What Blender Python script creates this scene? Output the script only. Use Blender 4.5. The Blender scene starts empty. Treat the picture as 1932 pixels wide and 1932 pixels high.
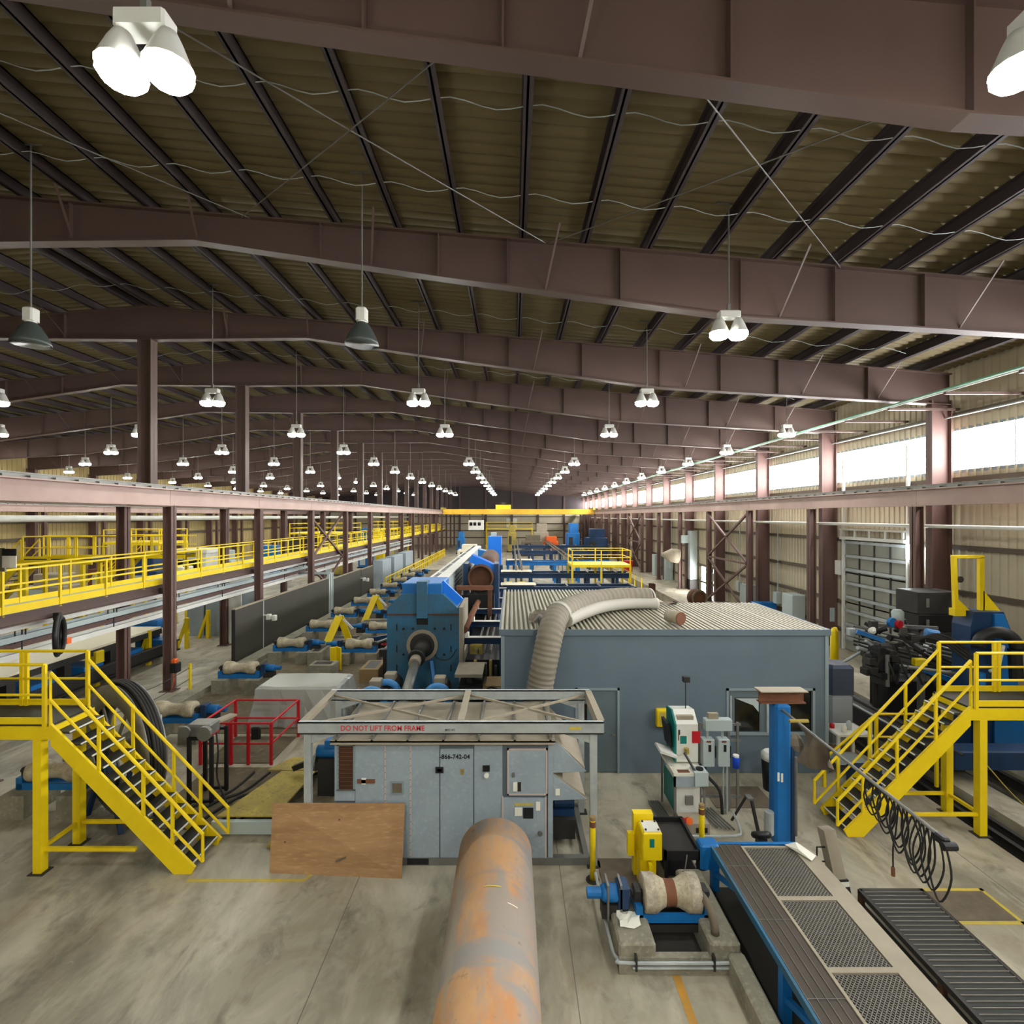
import bpy, math, random
from mathutils import Vector, Matrix, Quaternion
PI = math.pi
SC = bpy.context.scene
COL = SC.collection
random.seed(7)

# ------------------------------------------------------------------ camera, world, exposure
CAM_H = 6.5
cd = bpy.data.cameras.new('camera'); cam = bpy.data.objects.new('camera', cd); COL.objects.link(cam)
cam.location = (0, 0, CAM_H); cam.rotation_euler = (PI/2, 0, 0)
cd.sensor_width = 36; cd.lens = 18.0; cd.shift_y = 8/1932; cd.clip_end = 400; cd.clip_start = .05
SC.camera = cam
wd = bpy.data.worlds.new('world'); SC.world = wd; wd.use_nodes = True
wd.node_tree.nodes['Background'].inputs[0].default_value = (.75, .83, 1, 1)
wd.node_tree.nodes['Background'].inputs[1].default_value = 1.0
SC.view_settings.view_transform = 'Standard'; SC.view_settings.look = 'None'
SC.view_settings.exposure = 0.08; SC.view_settings.gamma = 1.0; SC.view_settings.use_curve_mapping = False
SC.cycles.sample_clamp_indirect = 6.0; SC.cycles.max_bounces = 8; SC.cycles.diffuse_bounces = 5
LAMP_POWER = 205.0      # radiance of a lit lens
WINDOW_POWER = 34.0      # radiance of the daylight panels

# ------------------------------------------------------------------ materials
def lin(c):
    return tuple((x/255/12.92 if x/255 <= .04045 else ((x/255+.055)/1.055)**2.4) for x in c)
MATS = {}
def mat(name, col, rough=.6, metal=0., dirt=None, amt=.35, scale=1.2, bump=0., fine=None, emit=0., alpha=1., stretch=(1, 1, 1), spec=.4, detail=5.):
    m = bpy.data.materials.new(name); m.use_nodes = True
    nt = m.node_tree; b = nt.nodes['Principled BSDF']
    b.inputs['Base Color'].default_value = (*lin(col), 1); b.inputs['Roughness'].default_value = rough
    b.inputs['Metallic'].default_value = metal; b.inputs['Specular IOR Level'].default_value = spec
    if emit:
        b.inputs['Emission Color'].default_value = (*lin(col), 1); b.inputs['Emission Strength'].default_value = emit
    if alpha < 1: b.inputs['Alpha'].default_value = alpha
    if dirt or bump or fine:
        tc = nt.nodes.new('ShaderNodeTexCoord'); mp = nt.nodes.new('ShaderNodeMapping')
        mp.inputs['Scale'].default_value = stretch
        nt.links.new(tc.outputs['Object'], mp.inputs['Vector'])
        nz = nt.nodes.new('ShaderNodeTexNoise'); nz.inputs['Scale'].default_value = scale; nz.inputs['Detail'].default_value = detail
        nz.inputs['Roughness'].default_value = .62
        nt.links.new(mp.outputs[0], nz.inputs['Vector'])
        src = None
        if dirt:
            rp = nt.nodes.new('ShaderNodeValToRGB'); rp.color_ramp.elements[0].position = .5-.25*amt-.08; rp.color_ramp.elements[1].position = .78
            rp.color_ramp.elements[0].color = (0, 0, 0, 1); rp.color_ramp.elements[1].color = (1, 1, 1, 1)
            nt.links.new(nz.outputs[0], rp.inputs[0])
            mu = nt.nodes.new('ShaderNodeMath'); mu.operation = 'MULTIPLY'; mu.inputs[1].default_value = min(1, amt*1.6)
            nt.links.new(rp.outputs[0], mu.inputs[0])
            mx = nt.nodes.new('ShaderNodeMix'); mx.data_type = 'RGBA'
            mx.inputs[6].default_value = (*lin(col), 1); mx.inputs[7].default_value = (*lin(dirt), 1)
            nt.links.new(mu.outputs[0], mx.inputs[0]); src = mx.outputs[2]
        if fine:
            n2 = nt.nodes.new('ShaderNodeTexNoise'); n2.inputs['Scale'].default_value = scale*9; n2.inputs['Detail'].default_value = 4
            nt.links.new(mp.outputs[0], n2.inputs['Vector'])
            r2 = nt.nodes.new('ShaderNodeValToRGB'); r2.color_ramp.elements[0].position = .52; r2.color_ramp.elements[1].position = .72
            nt.links.new(n2.outputs[0], r2.inputs[0])
            mu2 = nt.nodes.new('ShaderNodeMath'); mu2.operation = 'MULTIPLY'; mu2.inputs[1].default_value = .5
            nt.links.new(r2.outputs[0], mu2.inputs[0])
            m2 = nt.nodes.new('ShaderNodeMix'); m2.data_type = 'RGBA'; m2.inputs[7].default_value = (*lin(fine), 1)
            if src: nt.links.new(src, m2.inputs[6])
            else: m2.inputs[6].default_value = (*lin(col), 1)
            nt.links.new(mu2.outputs[0], m2.inputs[0]); src = m2.outputs[2]
        if src: nt.links.new(src, b.inputs['Base Color'])
        if bump:
            bp = nt.nodes.new('ShaderNodeBump'); bp.inputs['Strength'].default_value = bump; bp.inputs['Distance'].default_value = .02
            nt.links.new(nz.outputs[0], bp.inputs['Height']); nt.links.new(bp.outputs[0], b.inputs['Normal'])
    MATS[name] = m; return m

def floor_mat():
    m = mat('concrete_floor', (150, 143, 124), .5, bump=.0, spec=.35)
    nt = m.node_tree; b = nt.nodes['Principled BSDF']; N = nt.nodes.new; L = nt.links.new
    tc = N('ShaderNodeTexCoord'); out = None
    def noise(sc, det, lo, hi, st=(1, 1, 1)):
        mp = N('ShaderNodeMapping'); mp.inputs['Scale'].default_value = st; L(tc.outputs['Object'], mp.inputs[0])
        n = N('ShaderNodeTexNoise'); n.inputs['Scale'].default_value = sc; n.inputs['Detail'].default_value = det; n.inputs['Roughness'].default_value = .65
        n.inputs['Distortion'].default_value = .6
        L(mp.outputs[0], n.inputs['Vector'])
        r = N('ShaderNodeValToRGB'); r.color_ramp.elements[0].position = lo; r.color_ramp.elements[1].position = hi
        L(n.outputs[0], r.inputs[0]); return r.outputs[0]
    cur = None
    for (c, sc, det, lo, hi, f, st) in (((190, 183, 164), .55, 6, .44, .62, .9, (1, .5, 1)), ((92, 88, 78), .3, 8, .5, .66, .8, (1, .55, 1)), ((132, 116, 92), .8, 5, .52, .7, .6, (1, 1, 1)),
                                   ((76, 73, 66), 1.7, 8, .54, .7, .6, (1, .6, 1)), ((178, 168, 148), .9, 7, .54, .66, .6, (2.4, .5, 1)), ((200, 194, 178), 6., 6, .63, .8, .35, (1, 1, 1))):
        v = noise(sc, det, lo, hi, st); mu = N('ShaderNodeMath'); mu.operation = 'MULTIPLY'; mu.inputs[1].default_value = f; L(v, mu.inputs[0])
        mx = N('ShaderNodeMix'); mx.data_type = 'RGBA'; mx.inputs[7].default_value = (*lin(c), 1)
        if cur is None: mx.inputs[6].default_value = (*lin((156, 149, 130)), 1)
        else: L(cur, mx.inputs[6])
        L(mu.outputs[0], mx.inputs[0]); cur = mx.outputs[2]
    L(cur, b.inputs['Base Color'])
    return m
floor_mat()
mat('concrete', (150, 145, 128), .85, dirt=(92, 88, 76), amt=.5, scale=1.6, fine=(175, 170, 155), bump=.3)
mat('maroon', (88, 69, 63), .55, dirt=(72, 56, 52), amt=.35, scale=.7)
mat('maroon_pale', (178, 154, 146), .6, dirt=(150, 120, 112), amt=.35, scale=.8)  # paler tone of the maroon, used on the runway girders
mat('maroon_dark', (104, 78, 72), .6, dirt=(78, 56, 52), amt=.35, scale=.8)
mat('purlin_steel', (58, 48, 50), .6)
mat('deck', (114, 101, 70), .75, dirt=(90, 80, 55), amt=.4, scale=.35, stretch=(.3, 1, 1))
mat('wall_olive', (180, 160, 112), .7, dirt=(150, 132, 90), amt=.35, scale=.4)
mat('wall_tan', (192, 182, 158), .7, dirt=(160, 150, 126), amt=.35, scale=.4)
mat('girt', (88, 78, 66), .7)
mat('daylight', (255, 255, 255), .5, emit=WINDOW_POWER)
mat('lamp_lens', (250, 252, 244), .5, emit=LAMP_POWER)
mat('tube_light', (235, 245, 255), .5, emit=90)
mat('galv', (182, 188, 188), .5, .25, dirt=(140, 146, 146), amt=.5, scale=2.5)
mat('steel', (128, 128, 124), .45, .4, dirt=(90, 86, 80), amt=.4, scale=2)
mat('white', (222, 222, 216), .5, dirt=(190, 186, 174), amt=.3, scale=2)
mat('lamp_shell', (205, 205, 200), .5)
mat('lamp_bell', (70, 76, 74), .35)
mat('yellow', (238, 208, 14), .45, dirt=(214, 178, 14), amt=.35, scale=1.6)
mat('yellow_worn', (190, 168, 70), .8, dirt=(118, 104, 70), amt=.8, scale=1.5, fine=(104, 92, 66))
mat('crane_yellow', (222, 176, 50), .6, dirt=(170, 130, 40), amt=.4, scale=.4)
mat('dirty_floor', (118, 106, 84), .85, dirt=(74, 66, 52), amt=.7, scale=.7, fine=(140, 128, 104))
mat('unit_gap', (88, 98, 106), .6)
mat('blue', (20, 108, 178), .45, dirt=(20, 84, 138), amt=.4, scale=2)
mat('blue_bright', (14, 116, 226), .4)
mat('blue_teal', (30, 104, 144), .55, dirt=(66, 84, 90), amt=.6, scale=1.0, fine=(34, 78, 104))
mat('blue_dark', (20, 56, 96), .5, dirt=(30, 40, 52), amt=.4, scale=2)
mat('light_blue', (70, 140, 205), .45)
mat('navy_wrap', (52, 62, 80), .25, spec=.6)
mat('building_grey', (98, 113, 124), .6, dirt=(86, 100, 112), amt=.5, scale=.9)
mat('door_grey', (92, 106, 112), .55)
mat('trim_grey', (128, 142, 148), .5)
mat('unit_grey', (150, 163, 172), .5, dirt=(128, 140, 150), amt=.45, scale=1.4, fine=(164, 174, 180))
mat('seam_pink', (186, 170, 164), .6)
mat('roof_metal', (160, 156, 138), .5, dirt=(140, 134, 114), amt=.35, scale=.8)
mat('dust_metal', (160, 150, 132), .7, dirt=(130, 120, 102), amt=.45, scale=1.5)
mat('duct_skin', (134, 126, 112), .75, dirt=(104, 97, 84), amt=.4, scale=2.0)
mat('duct_white', (172, 168, 158), .7)
mat('plywood', (180, 142, 102), .65, dirt=(134, 98, 64), amt=.75, scale=1.6, stretch=(.35, 1, 1.9), fine=(198, 158, 112), detail=7)
mat('wood', (150, 124, 86), .8, dirt=(110, 88, 58), amt=.4, scale=2)
mat('black', (22, 22, 24), .5)
mat('rubber', (38, 37, 36), .7)
mat('dark_steel', (54, 52, 50), .55, .2, dirt=(36, 34, 33), amt=.4, scale=2)
mat('screen_dark', (58, 56, 46), .65, dirt=(44, 42, 34), amt=.5, scale=.5)
mat('strand', (128, 124, 116), .5, .2)
mat('grating', (78, 68, 58), .6, .2, dirt=(52, 47, 42), amt=.4, scale=1.5)
mat('grating_dark', (46, 47, 46), .6, .2)
mat('red', (186, 22, 36), .5)
mat('orange', (226, 98, 30), .5)
mat('rust_dark', (92, 58, 36), .8, dirt=(60, 40, 28), amt=.5, scale=2)
mat('rust_beam', (120, 76, 52), .75, dirt=(88, 54, 36), amt=.5, scale=2)
mat('roller', (204, 194, 170), .7, dirt=(128, 112, 88), amt=.6, scale=5, fine=(96, 84, 66))
mat('teal', (18, 116, 110), .5)
mat('worn_white', (200, 192, 174), .75, dirt=(120, 106, 86), amt=.7, scale=7, fine=(92, 80, 64))
mat('door_sheet', (142, 142, 130), .55, dirt=(116, 116, 106), amt=.4, scale=1)
mat('panel_grey', (172, 184, 184), .5)
mat('green_pipe', (110, 170, 140), .5)
mat('plastic_sheet', (196, 200, 196), .25, alpha=.62, spec=.7)
mat('plastic_wrap', (150, 156, 164), .2, alpha=.85, spec=.8)
mat('tarp_brown', (112, 100, 84), .7, dirt=(80, 72, 62), amt=.5, scale=5)
mat('cream', (226, 218, 194), .6)
mat('glass_dark', (14, 16, 17), .12, spec=.6)
mat('cooler_blue', (16, 70, 190), .4)
mat('joint', (112, 106, 94), .9)
mat('line_yellow', (206, 180, 60), .8, dirt=(165, 150, 92), amt=.6, scale=5)
mat('line_orange', (206, 146, 50), .8, dirt=(160, 134, 80), amt=.5, scale=5)
mat('text_red', (196, 60, 66), .7)
mat('text_black', (20, 22, 26), .7)
mat('paper', (224, 222, 210), .8)
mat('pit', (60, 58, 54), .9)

def pipe_mat():
    m = mat('pipe_rust', (196, 132, 72), .62, spec=.35)
    nt = m.node_tree; b = nt.nodes['Principled BSDF']; N = nt.nodes.new; L = nt.links.new
    tc = N('ShaderNodeTexCoord'); cur = None
    def layer(c, sc, st, lo, hi, f, det=6):
        nonlocal cur
        mp = N('ShaderNodeMapping'); mp.inputs['Scale'].default_value = st; L(tc.outputs['Object'], mp.inputs[0])
        n = N('ShaderNodeTexNoise'); n.inputs['Scale'].default_value = sc; n.inputs['Detail'].default_value = det; n.inputs['Roughness'].default_value = .65
        L(mp.outputs[0], n.inputs['Vector'])
        r = N('ShaderNodeValToRGB'); r.color_ramp.elements[0].position = lo; r.color_ramp.elements[1].position = hi; L(n.outputs[0], r.inputs[0])
        mu = N('ShaderNodeMath'); mu.operation = 'MULTIPLY'; mu.inputs[1].default_value = f; L(r.outputs[0], mu.inputs[0])
        mx = N('ShaderNodeMix'); mx.data_type = 'RGBA'; mx.inputs[7].default_value = (*lin(c), 1)
        if cur is None: mx.inputs[6].default_value = (*lin((202, 156, 110)), 1)
        else: L(cur, mx.inputs[6])
        L(mu.outputs[0], mx.inputs[0]); cur = mx.outputs[2]
    layer((188, 128, 80), 1.2, (1, .6, 1), .46, .62, .75)
    layer((156, 150, 142), .7, (2.2, .8, 1), .45, .56, .85)
    layer((150, 146, 142), 1.0, (.25, 1.3, .25), .57, .62, .9)
    layer((168, 158, 140), 2.0, (1.6, .12, 1.6), .56, .64, .75)
    layer((96, 88, 80), 5., (1, 1, 1), .62, .74, .5)
    L(cur, b.inputs['Base Color'])
pipe_mat()

# ------------------------------------------------------------------ mesh builder
def V(*a): return Vector(a)
class MB:
    def __init__(s): s.v = []; s.f = []
    def add(s, vs, fs):
        o = len(s.v); s.v += [tuple(p) for p in vs]; s.f += [tuple(i+o for i in q) for q in fs]; return s
    def box(s, x0, x1, y0, y1, z0, z1):
        return s.add([(x0, y0, z0), (x1, y0, z0), (x1, y1, z0), (x0, y1, z0), (x0, y0, z1), (x1, y0, z1), (x1, y1, z1), (x0, y1, z1)],
                     [(0, 3, 2, 1), (4, 5, 6, 7), (0, 1, 5, 4), (1, 2, 6, 5), (2, 3, 7, 6), (3, 0, 4, 7)])
    def bev(s, x0, x1, y0, y1, z0, z1, b=.02):
        # box with chamfered vertical edges and top rim
        p = [(x0+b, y0), (x1-b, y0), (x1, y0+b), (x1, y1-b), (x1-b, y1), (x0+b, y1), (x0, y1-b), (x0, y0+b)]
        cx, cy = (x0+x1)/2, (y0+y1)/2
        vs = [(x, y, z0) for x, y in p]+[(x, y, z1-b) for x, y in p]+[(cx+(x-cx)*(1-b/max(.01, abs(x1-x0)/2)), cy+(y-cy)*(1-b/max(.01, abs(y1-y0)/2)), z1) for x, y in p]
        fs = [tuple(reversed(range(8))), tuple(range(16, 24))]
        for r in (0, 8):
            for i in range(8): fs.append((r+i, r+(i+1) % 8, r+8+(i+1) % 8, r+8+i))
        return s.add(vs, fs)
    def beam(s, p0, p1, w, h, up=(0, 0, 1), off=0.):
        p0 = Vector(p0); p1 = Vector(p1); d = (p1-p0).normalized(); u = Vector(up)
        r = d.cross(u)
        if r.length < 1e-4: r = d.cross(Vector((0, 1, 0)))
        r.normalize(); u = r.cross(d).normalized()
        vs = []
        for p in (p0, p1):
            for a, b in ((-1, -1), (1, -1), (1, 1), (-1, 1)): vs.append(p+r*(a*w/2)+u*(b*h/2+off))
        return s.add(vs, [(0, 1, 2, 3), (4, 7, 6, 5), (0, 4, 5, 1), (1, 5, 6, 2), (2, 6, 7, 3), (3, 7, 4, 0)])
    def ibeam(s, p0, p1, w, h, t=.03, up=(0, 0, 1)):
        s.beam(p0, p1, t, h-1.2*t, up); s.beam(p0, p1, w, t, up, h/2-t/2); s.beam(p0, p1, w, t, up, -h/2+t/2); return s
    def cyl(s, p0, p1, r, r2=None, n=12, cap=True):
        return s.rings([(p0, r), (p1, r if r2 is None else r2)], n, cap)
    def rings(s, pr, n=12, cap=True):
        ps = [Vector(p) for p, _ in pr]; rs = [r for _, r in pr]; m = len(ps)
        d0 = next((ps[i+1]-ps[i]).normalized() for i in range(m-1) if (ps[i+1]-ps[i]).length > 1e-6)
        a = d0.cross(Vector((0, 0, 1)))
        if a.length < .02: a = Vector((1, 0, 0))
        a.normalize(); vs = []; prev = d0
        for i in range(m):
            t = ps[min(i+1, m-1)]-ps[max(i-1, 0)]
            d = t.normalized() if t.length > 1e-6 else prev
            q = prev.rotation_difference(d); a = q @ a; prev = d
            b = d.cross(a).normalized(); a = b.cross(d).normalized()
            for k in range(n):
                an = 2*PI*k/n; vs.append(ps[i]+(a*math.cos(an)+b*math.sin(an))*rs[i])
        fs = []
        for i in range(m-1):
            for k in range(n): fs.append((i*n+k, i*n+(k+1) % n, (i+1)*n+(k+1) % n, (i+1)*n+k))
        if cap: fs.append(tuple(reversed(range(n)))); fs.append(tuple(range((m-1)*n, m*n)))
        return s.add(vs, fs)
    def tube(s, pts, r, n=8, sub=0, cap=True):
        pts = [Vector(p) for p in pts]
        if sub:
            q = []
            for i in range(len(pts)-1):
                p0 = pts[max(i-1, 0)]; p1 = pts[i]; p2 = pts[i+1]; p3 = pts[min(i+2, len(pts)-1)]
                for k in range(sub):
                    t = k/sub
                    q.append(.5*((2*p1)+(p2-p0)*t+(2*p0-5*p1+4*p2-p3)*t*t+(3*p1-p0-3*p2+p3)*t**3))
            q.append(pts[-1]); pts = q
        return s.rings([(p, r) for p in pts], n, cap)
    def prism(s, poly, axis, a0, a1):
        def P(u, v, a): return {'x': (a, u, v), 'y': (u, a, v), 'z': (u, v, a)}[axis]
        n = len(poly); vs = [P(u, v, a0) for u, v in poly]+[P(u, v, a1) for u, v in poly]
        fs = [tuple(reversed(range(n))), tuple(range(n, 2*n))]+[(i, (i+1) % n, n+(i+1) % n, n+i) for i in range(n)]
        return s.add(vs, fs)
    def disc(s, c, nrm, r, n=24):
        nrm = Vector(nrm).normalized(); a = nrm.orthogonal().normalized(); b = nrm.cross(a)
        return s.add([Vector(c)+(a*math.cos(2*PI*k/n)+b*math.sin(2*PI*k/n))*r for k in range(n)], [tuple(range(n))])
    def ring(s, c, nrm, r0, r1, t, n=24):
        # flat annulus with thickness t along nrm
        nrm = Vector(nrm).normalized(); a = nrm.orthogonal().normalized(); b = nrm.cross(a); vs = []
        for rr, o in ((r0, 0), (r1, 0), (r1, t), (r0, t)):
            vs += [Vector(c)+nrm*o+(a*math.cos(2*PI*k/n)+b*math.sin(2*PI*k/n))*rr for k in range(n)]
        fs = []
        for i in range(4):
            for k in range(n): fs.append((i*n+k, i*n+(k+1) % n, ((i+1) % 4)*n+(k+1) % n, ((i+1) % 4)*n+k))
        return s.add(vs, fs)
    def torus(s, c, nrm, R, r, n=24, m=8, a0=0., a1=2*PI):
        nrm = Vector(nrm).normalized(); a = nrm.cross(Vector((0, 0, 1)))
        if a.length < .01: a = Vector((1, 0, 0))
        a.normalize(); b = a.cross(nrm)
        full = abs(a1-a0-2*PI) < 1e-5
        pts = [Vector(c)+(a*math.cos(t)+b*math.sin(t))*R for t in [a0+(a1-a0)*k/n for k in range(n if full else n+1)]]
        vs = []
        for i, p in enumerate(pts):
            d = (p-Vector(c)).normalized()
            for k in range(m): vs.append(p+(d*math.cos(2*PI*k/m)+nrm*math.sin(2*PI*k/m))*r)
        fs = []; N = len(pts)
        for i in range(N if full else N-1):
            j = (i+1) % N
            for k in range(m): fs.append((i*m+k, j*m+k, j*m+(k+1) % m, i*m+(k+1) % m))
        if not full: fs += [tuple(range(m)), tuple(reversed(range((N-1)*m, N*m)))]
        return s.add(vs, fs)

ROOTLOC = {}
KIDS = {}
def mesh_of(name, mb, m, off=(0, 0, 0), smooth=False):
    me = bpy.data.meshes.new(name)
    ox, oy, oz = off
    me.from_pydata([(x-ox, y-oy, z-oz) for x, y, z in mb.v], [], mb.f)
    me.materials.append(MATS[m])
    if smooth:
        me.polygons.foreach_set('use_smooth', [len(f) <= 4 for f in mb.f])
    me.update(); return me
def part(par, name, mb, m, smooth=False, label=None, kind=None):
    """a mesh child; mb is in world coordinates unless the root is moved afterwards"""
    off = ROOTLOC.get(par.name, (0, 0, 0))
    o = bpy.data.objects.new(name, mesh_of(name, mb, m, off, smooth)); COL.objects.link(o); o.parent = par
    ROOTLOC[o.name] = off; KIDS.setdefault(par.name, []).append(o)
    if label: o['label'] = label
    if kind: o['kind'] = kind
    return o
def part_at(par, name, me, loc, rot=(0, 0, 0), scale=(1, 1, 1), reg=True):
    """a child that shares mesh data; loc in world coordinates of the unrotated root"""
    off = ROOTLOC.get(par.name, (0, 0, 0))
    o = bpy.data.objects.new(name, me); COL.objects.link(o); o.parent = par
    o.location = (loc[0]-off[0], loc[1]-off[1], loc[2]-off[2]); o.rotation_euler = rot; o.scale = scale
    ROOTLOC[o.name] = loc
    if reg: KIDS.setdefault(par.name, []).append(o)
    return o
def thing(name, label, cat, loc=(0, 0, 0), group=None):
    o = bpy.data.objects.new(name, None); COL.objects.link(o); o.location = loc; o.empty_display_size = .2
    o['label'] = label; o['category'] = cat
    if group: o['group'] = group
    ROOTLOC[o.name] = tuple(loc); return o
def single(name, label, cat, mb, m, loc=(0, 0, 0), group=None, smooth=False):
    o = bpy.data.objects.new(name, mesh_of(name, mb, m, loc, smooth)); COL.objects.link(o); o.location = loc
    o['label'] = label; o['category'] = cat
    if group: o['group'] = group
    ROOTLOC[o.name] = tuple(loc); return o
def struct(name, mb, m, smooth=False):
    o = bpy.data.objects.new(name, mesh_of(name, mb, m, smooth=smooth)); COL.objects.link(o); o['kind'] = 'structure'
    ROOTLOC[o.name] = (0, 0, 0); return o
def copy_tree(o, loc, label=None, group=None, rz=None, scale=None, parent=None):
    c = o.copy(); COL.objects.link(c); c.parent = parent
    if parent is None:
        c.location = loc; ROOTLOC[c.name] = tuple(loc)
        if rz is not None: c.rotation_euler = (0, 0, rz)
        if scale: c.scale = scale
        if label: c['label'] = label
        if group: c['group'] = group
    for ch in KIDS.get(o.name, ()): copy_tree(ch, None, parent=c)
    return c
def text_part(par, name, s, size, loc, m, rot=(PI/2, 0, 0), squeeze=1., bold=0.):
    cu = bpy.data.curves.new(name, 'FONT'); cu.body = s; cu.size = size; cu.align_x = 'CENTER'; cu.align_y = 'CENTER'; cu.extrude = .002; cu.offset = bold
    t = bpy.data.objects.new(name, cu); COL.objects.link(t)
    dg = bpy.context.evaluated_depsgraph_get(); me = bpy.data.meshes.new_from_object(t.evaluated_get(dg))
    bpy.data.objects.remove(t); bpy.data.curves.remove(cu)
    me.materials.clear(); me.materials.append(MATS[m])
    return part_at(par, name, me, loc, rot, (squeeze, 1, 1))
ORD = ['first', 'second', 'third', 'fourth', 'fifth', 'sixth', 'seventh', 'eighth', 'ninth', 'tenth', 'eleventh', 'twelfth', 'thirteenth', 'fourteenth', 'fifteenth', 'sixteenth', 'seventeenth', 'eighteenth', 'nineteenth', 'twentieth']
F = 966.
def W(x, y, Y): return V((x-966)*Y/F, Y, CAM_H-(y-974)*Y/F)
def FL(x, y): Y = CAM_H*F/(y-974); return V((x-966)*Y/F, Y, 0)
# ------------------------------------------------------------------ the hall: floor, roof, walls
X0, X1, RX = -43.8, 16.6, -13.6
Y0, Y1 = -14., 118.
def frameY(k): return 6.2 if k == 0 else 5.66+6.72*k           # k = 0 is the frame just in front of the camera
def roofT(x): return 14.31-.0843*abs(x-RX)   # top of the rafters
prof = [(X0, 0), (9.6, 0), (9.6, -.6), (10.7, -.6), (10.7, 0), (11.5, 0), (11.5, -.8), (12.7, -.8), (12.7, 0), (X1, 0)]
def strips(prof, ya, yb): 
    mb = MB()
    for (xa, za), (xb, zb) in zip(prof[:-1], prof[1:]): mb.add([(xa, ya, za), (xb, ya, zb), (xb, yb, zb), (xa, yb, za)], [(0, 1, 2, 3)])
    return mb
FLOOR = struct('floor', strips(prof, Y0, Y1), 'concrete_floor')
for xj in (-2.75, .88, 8.6): part(FLOOR, 'control_joint', MB().box(xj-.006, xj+.006, 2, 40, -.01, .002), 'joint')
for yj in (6.05,): part(FLOOR, 'control_joint', MB().box(-12, 1.4, yj-.005, yj+.005, -.01, .002), 'joint')
part(FLOOR, 'painted_line', MB().box(-5.8, -3.75, 9.1, 9.17, -.01, .004), 'line_yellow')
part(FLOOR, 'painted_line', MB().prism([(-3.77, 9.1), (-3.7, 9.1), (-3.55, 9.4), (-3.62, 9.4)], 'z', -.01, .004), 'line_yellow')
part(FLOOR, 'painted_line', MB().box(2.27, 2.38, 4.5, 7.25, -.01, .004), 'line_orange')
for (xa, xb, ya, yb) in ((7.02, 8.2, 8.88, 8.94), (7.02, 7.08, 8.15, 8.94), (7.02, 8.2, 8.15, 8.21), (8.14, 8.2, 8.15, 8.94)):
    part(FLOOR, 'painted_line', MB().box(xa, xb, ya, yb, -.01, .004), 'line_yellow')
part(FLOOR, 'hatch_plate', MB().box(7.1, 8.12, 8.23, 8.86, -.01, .012), 'tarp_brown')
for xr in (9.75, 10.2, 10.55): part(FLOOR, 'pit_rail', MB().ibeam((xr, 4, -.25), (xr, 40, -.25), .1, .2, .02), 'dark_steel')
part(FLOOR, 'pit_bed', MB().box(9.6, 10.7, 4, 40, -.59, -.5), 'pit')
part(FLOOR, 'pit_bed', MB().box(11.5, 12.7, 4, 40, -.79, -.7), 'pit')
for xr in (11.62, 12.6): part(FLOOR, 'pit_rail', MB().ibeam((xr, 4, -.2), (xr, 40, -.2), .12, .25, .02), 'dark_steel')

# roof: ridge-to-eave sheets with ripples, purlins beneath
CEIL = struct('ceiling', MB().box(X0, X1, Y0, Y0+.1, 11.5, 11.6).add([(X0, Y0, roofT(X0)+.6), (RX, Y0, roofT(RX)+.6), (X1, Y0, roofT(X1)+.6), (X1, Y1, roofT(X1)+.6), (RX, Y1, roofT(RX)+.6), (X0, Y1, roofT(X0)+.6)],
                                  [(0, 1, 4, 5), (1, 2, 3, 4)]), 'deck')
def sheet(w, waves, seg, xa, xb, amp):
    mb = MB(); n = waves*seg
    for j in range(n+1):
        u = j/n; ph = (u*waves) % 1.0
        if j == n: ph = 1.
        zo = -amp*math.sin(PI*ph)**.6
        for x in (xa, xb): mb.v.append((x, u*w, roofT(x)+.37+zo))
    for j in range(n): mb.f.append((2*j, 2*j+1, 2*j+3, 2*j+2) if xb > xa else (2*j+1, 2*j, 2*j+2, 2*j+3))
    return mb
pmR = mesh_of('roof_panel', sheet(.9, 3, 8, RX, X1, .07), 'deck', smooth=True); pmL = mesh_of('roof_panel', sheet(.9, 3, 8, RX, X0, .07), 'deck', smooth=True)
for i in range(30):
    part_at(CEIL, 'roof_panel', pmR, (0, 1+.9*i, 0)); part_at(CEIL, 'roof_panel', pmL, (0, 1+.9*i, 0))
for xa in (X1, X0):
    mb = sheet(Y1-28, 300, 4, RX, xa, .07); mb.v = [(x, y+28, z) for x, y, z in mb.v]; part(CEIL, 'far_roof_sheeting', mb, 'deck', True, kind='stuff')
    mb = sheet(1-Y0, 50, 4, RX, xa, .07); mb.v = [(x, y+Y0, z) for x, y, z in mb.v]; part(CEIL, 'far_roof_sheeting', mb, 'deck', True, kind='stuff')
for s, n in ((1, 20), (-1, 20)):
    for k in range(n):
        x = RX+s*(.35+1.5*k); z = roofT(x)
        mb = MB().box(x-.02, x+.02, Y0, Y1, z, z+.3).box(x-.07, x+.09, Y0, Y1, z, z+.03).box(x-.09, x+.02, Y0, Y1, z+.27, z+.3)
        part(CEIL, 'purlin', mb, 'purlin_steel')
part(CEIL, 'ridge_cap', MB().box(RX-.3, RX+.3, Y0, Y1, roofT(RX)+.26, roofT(RX)+.3), 'deck')

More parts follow.
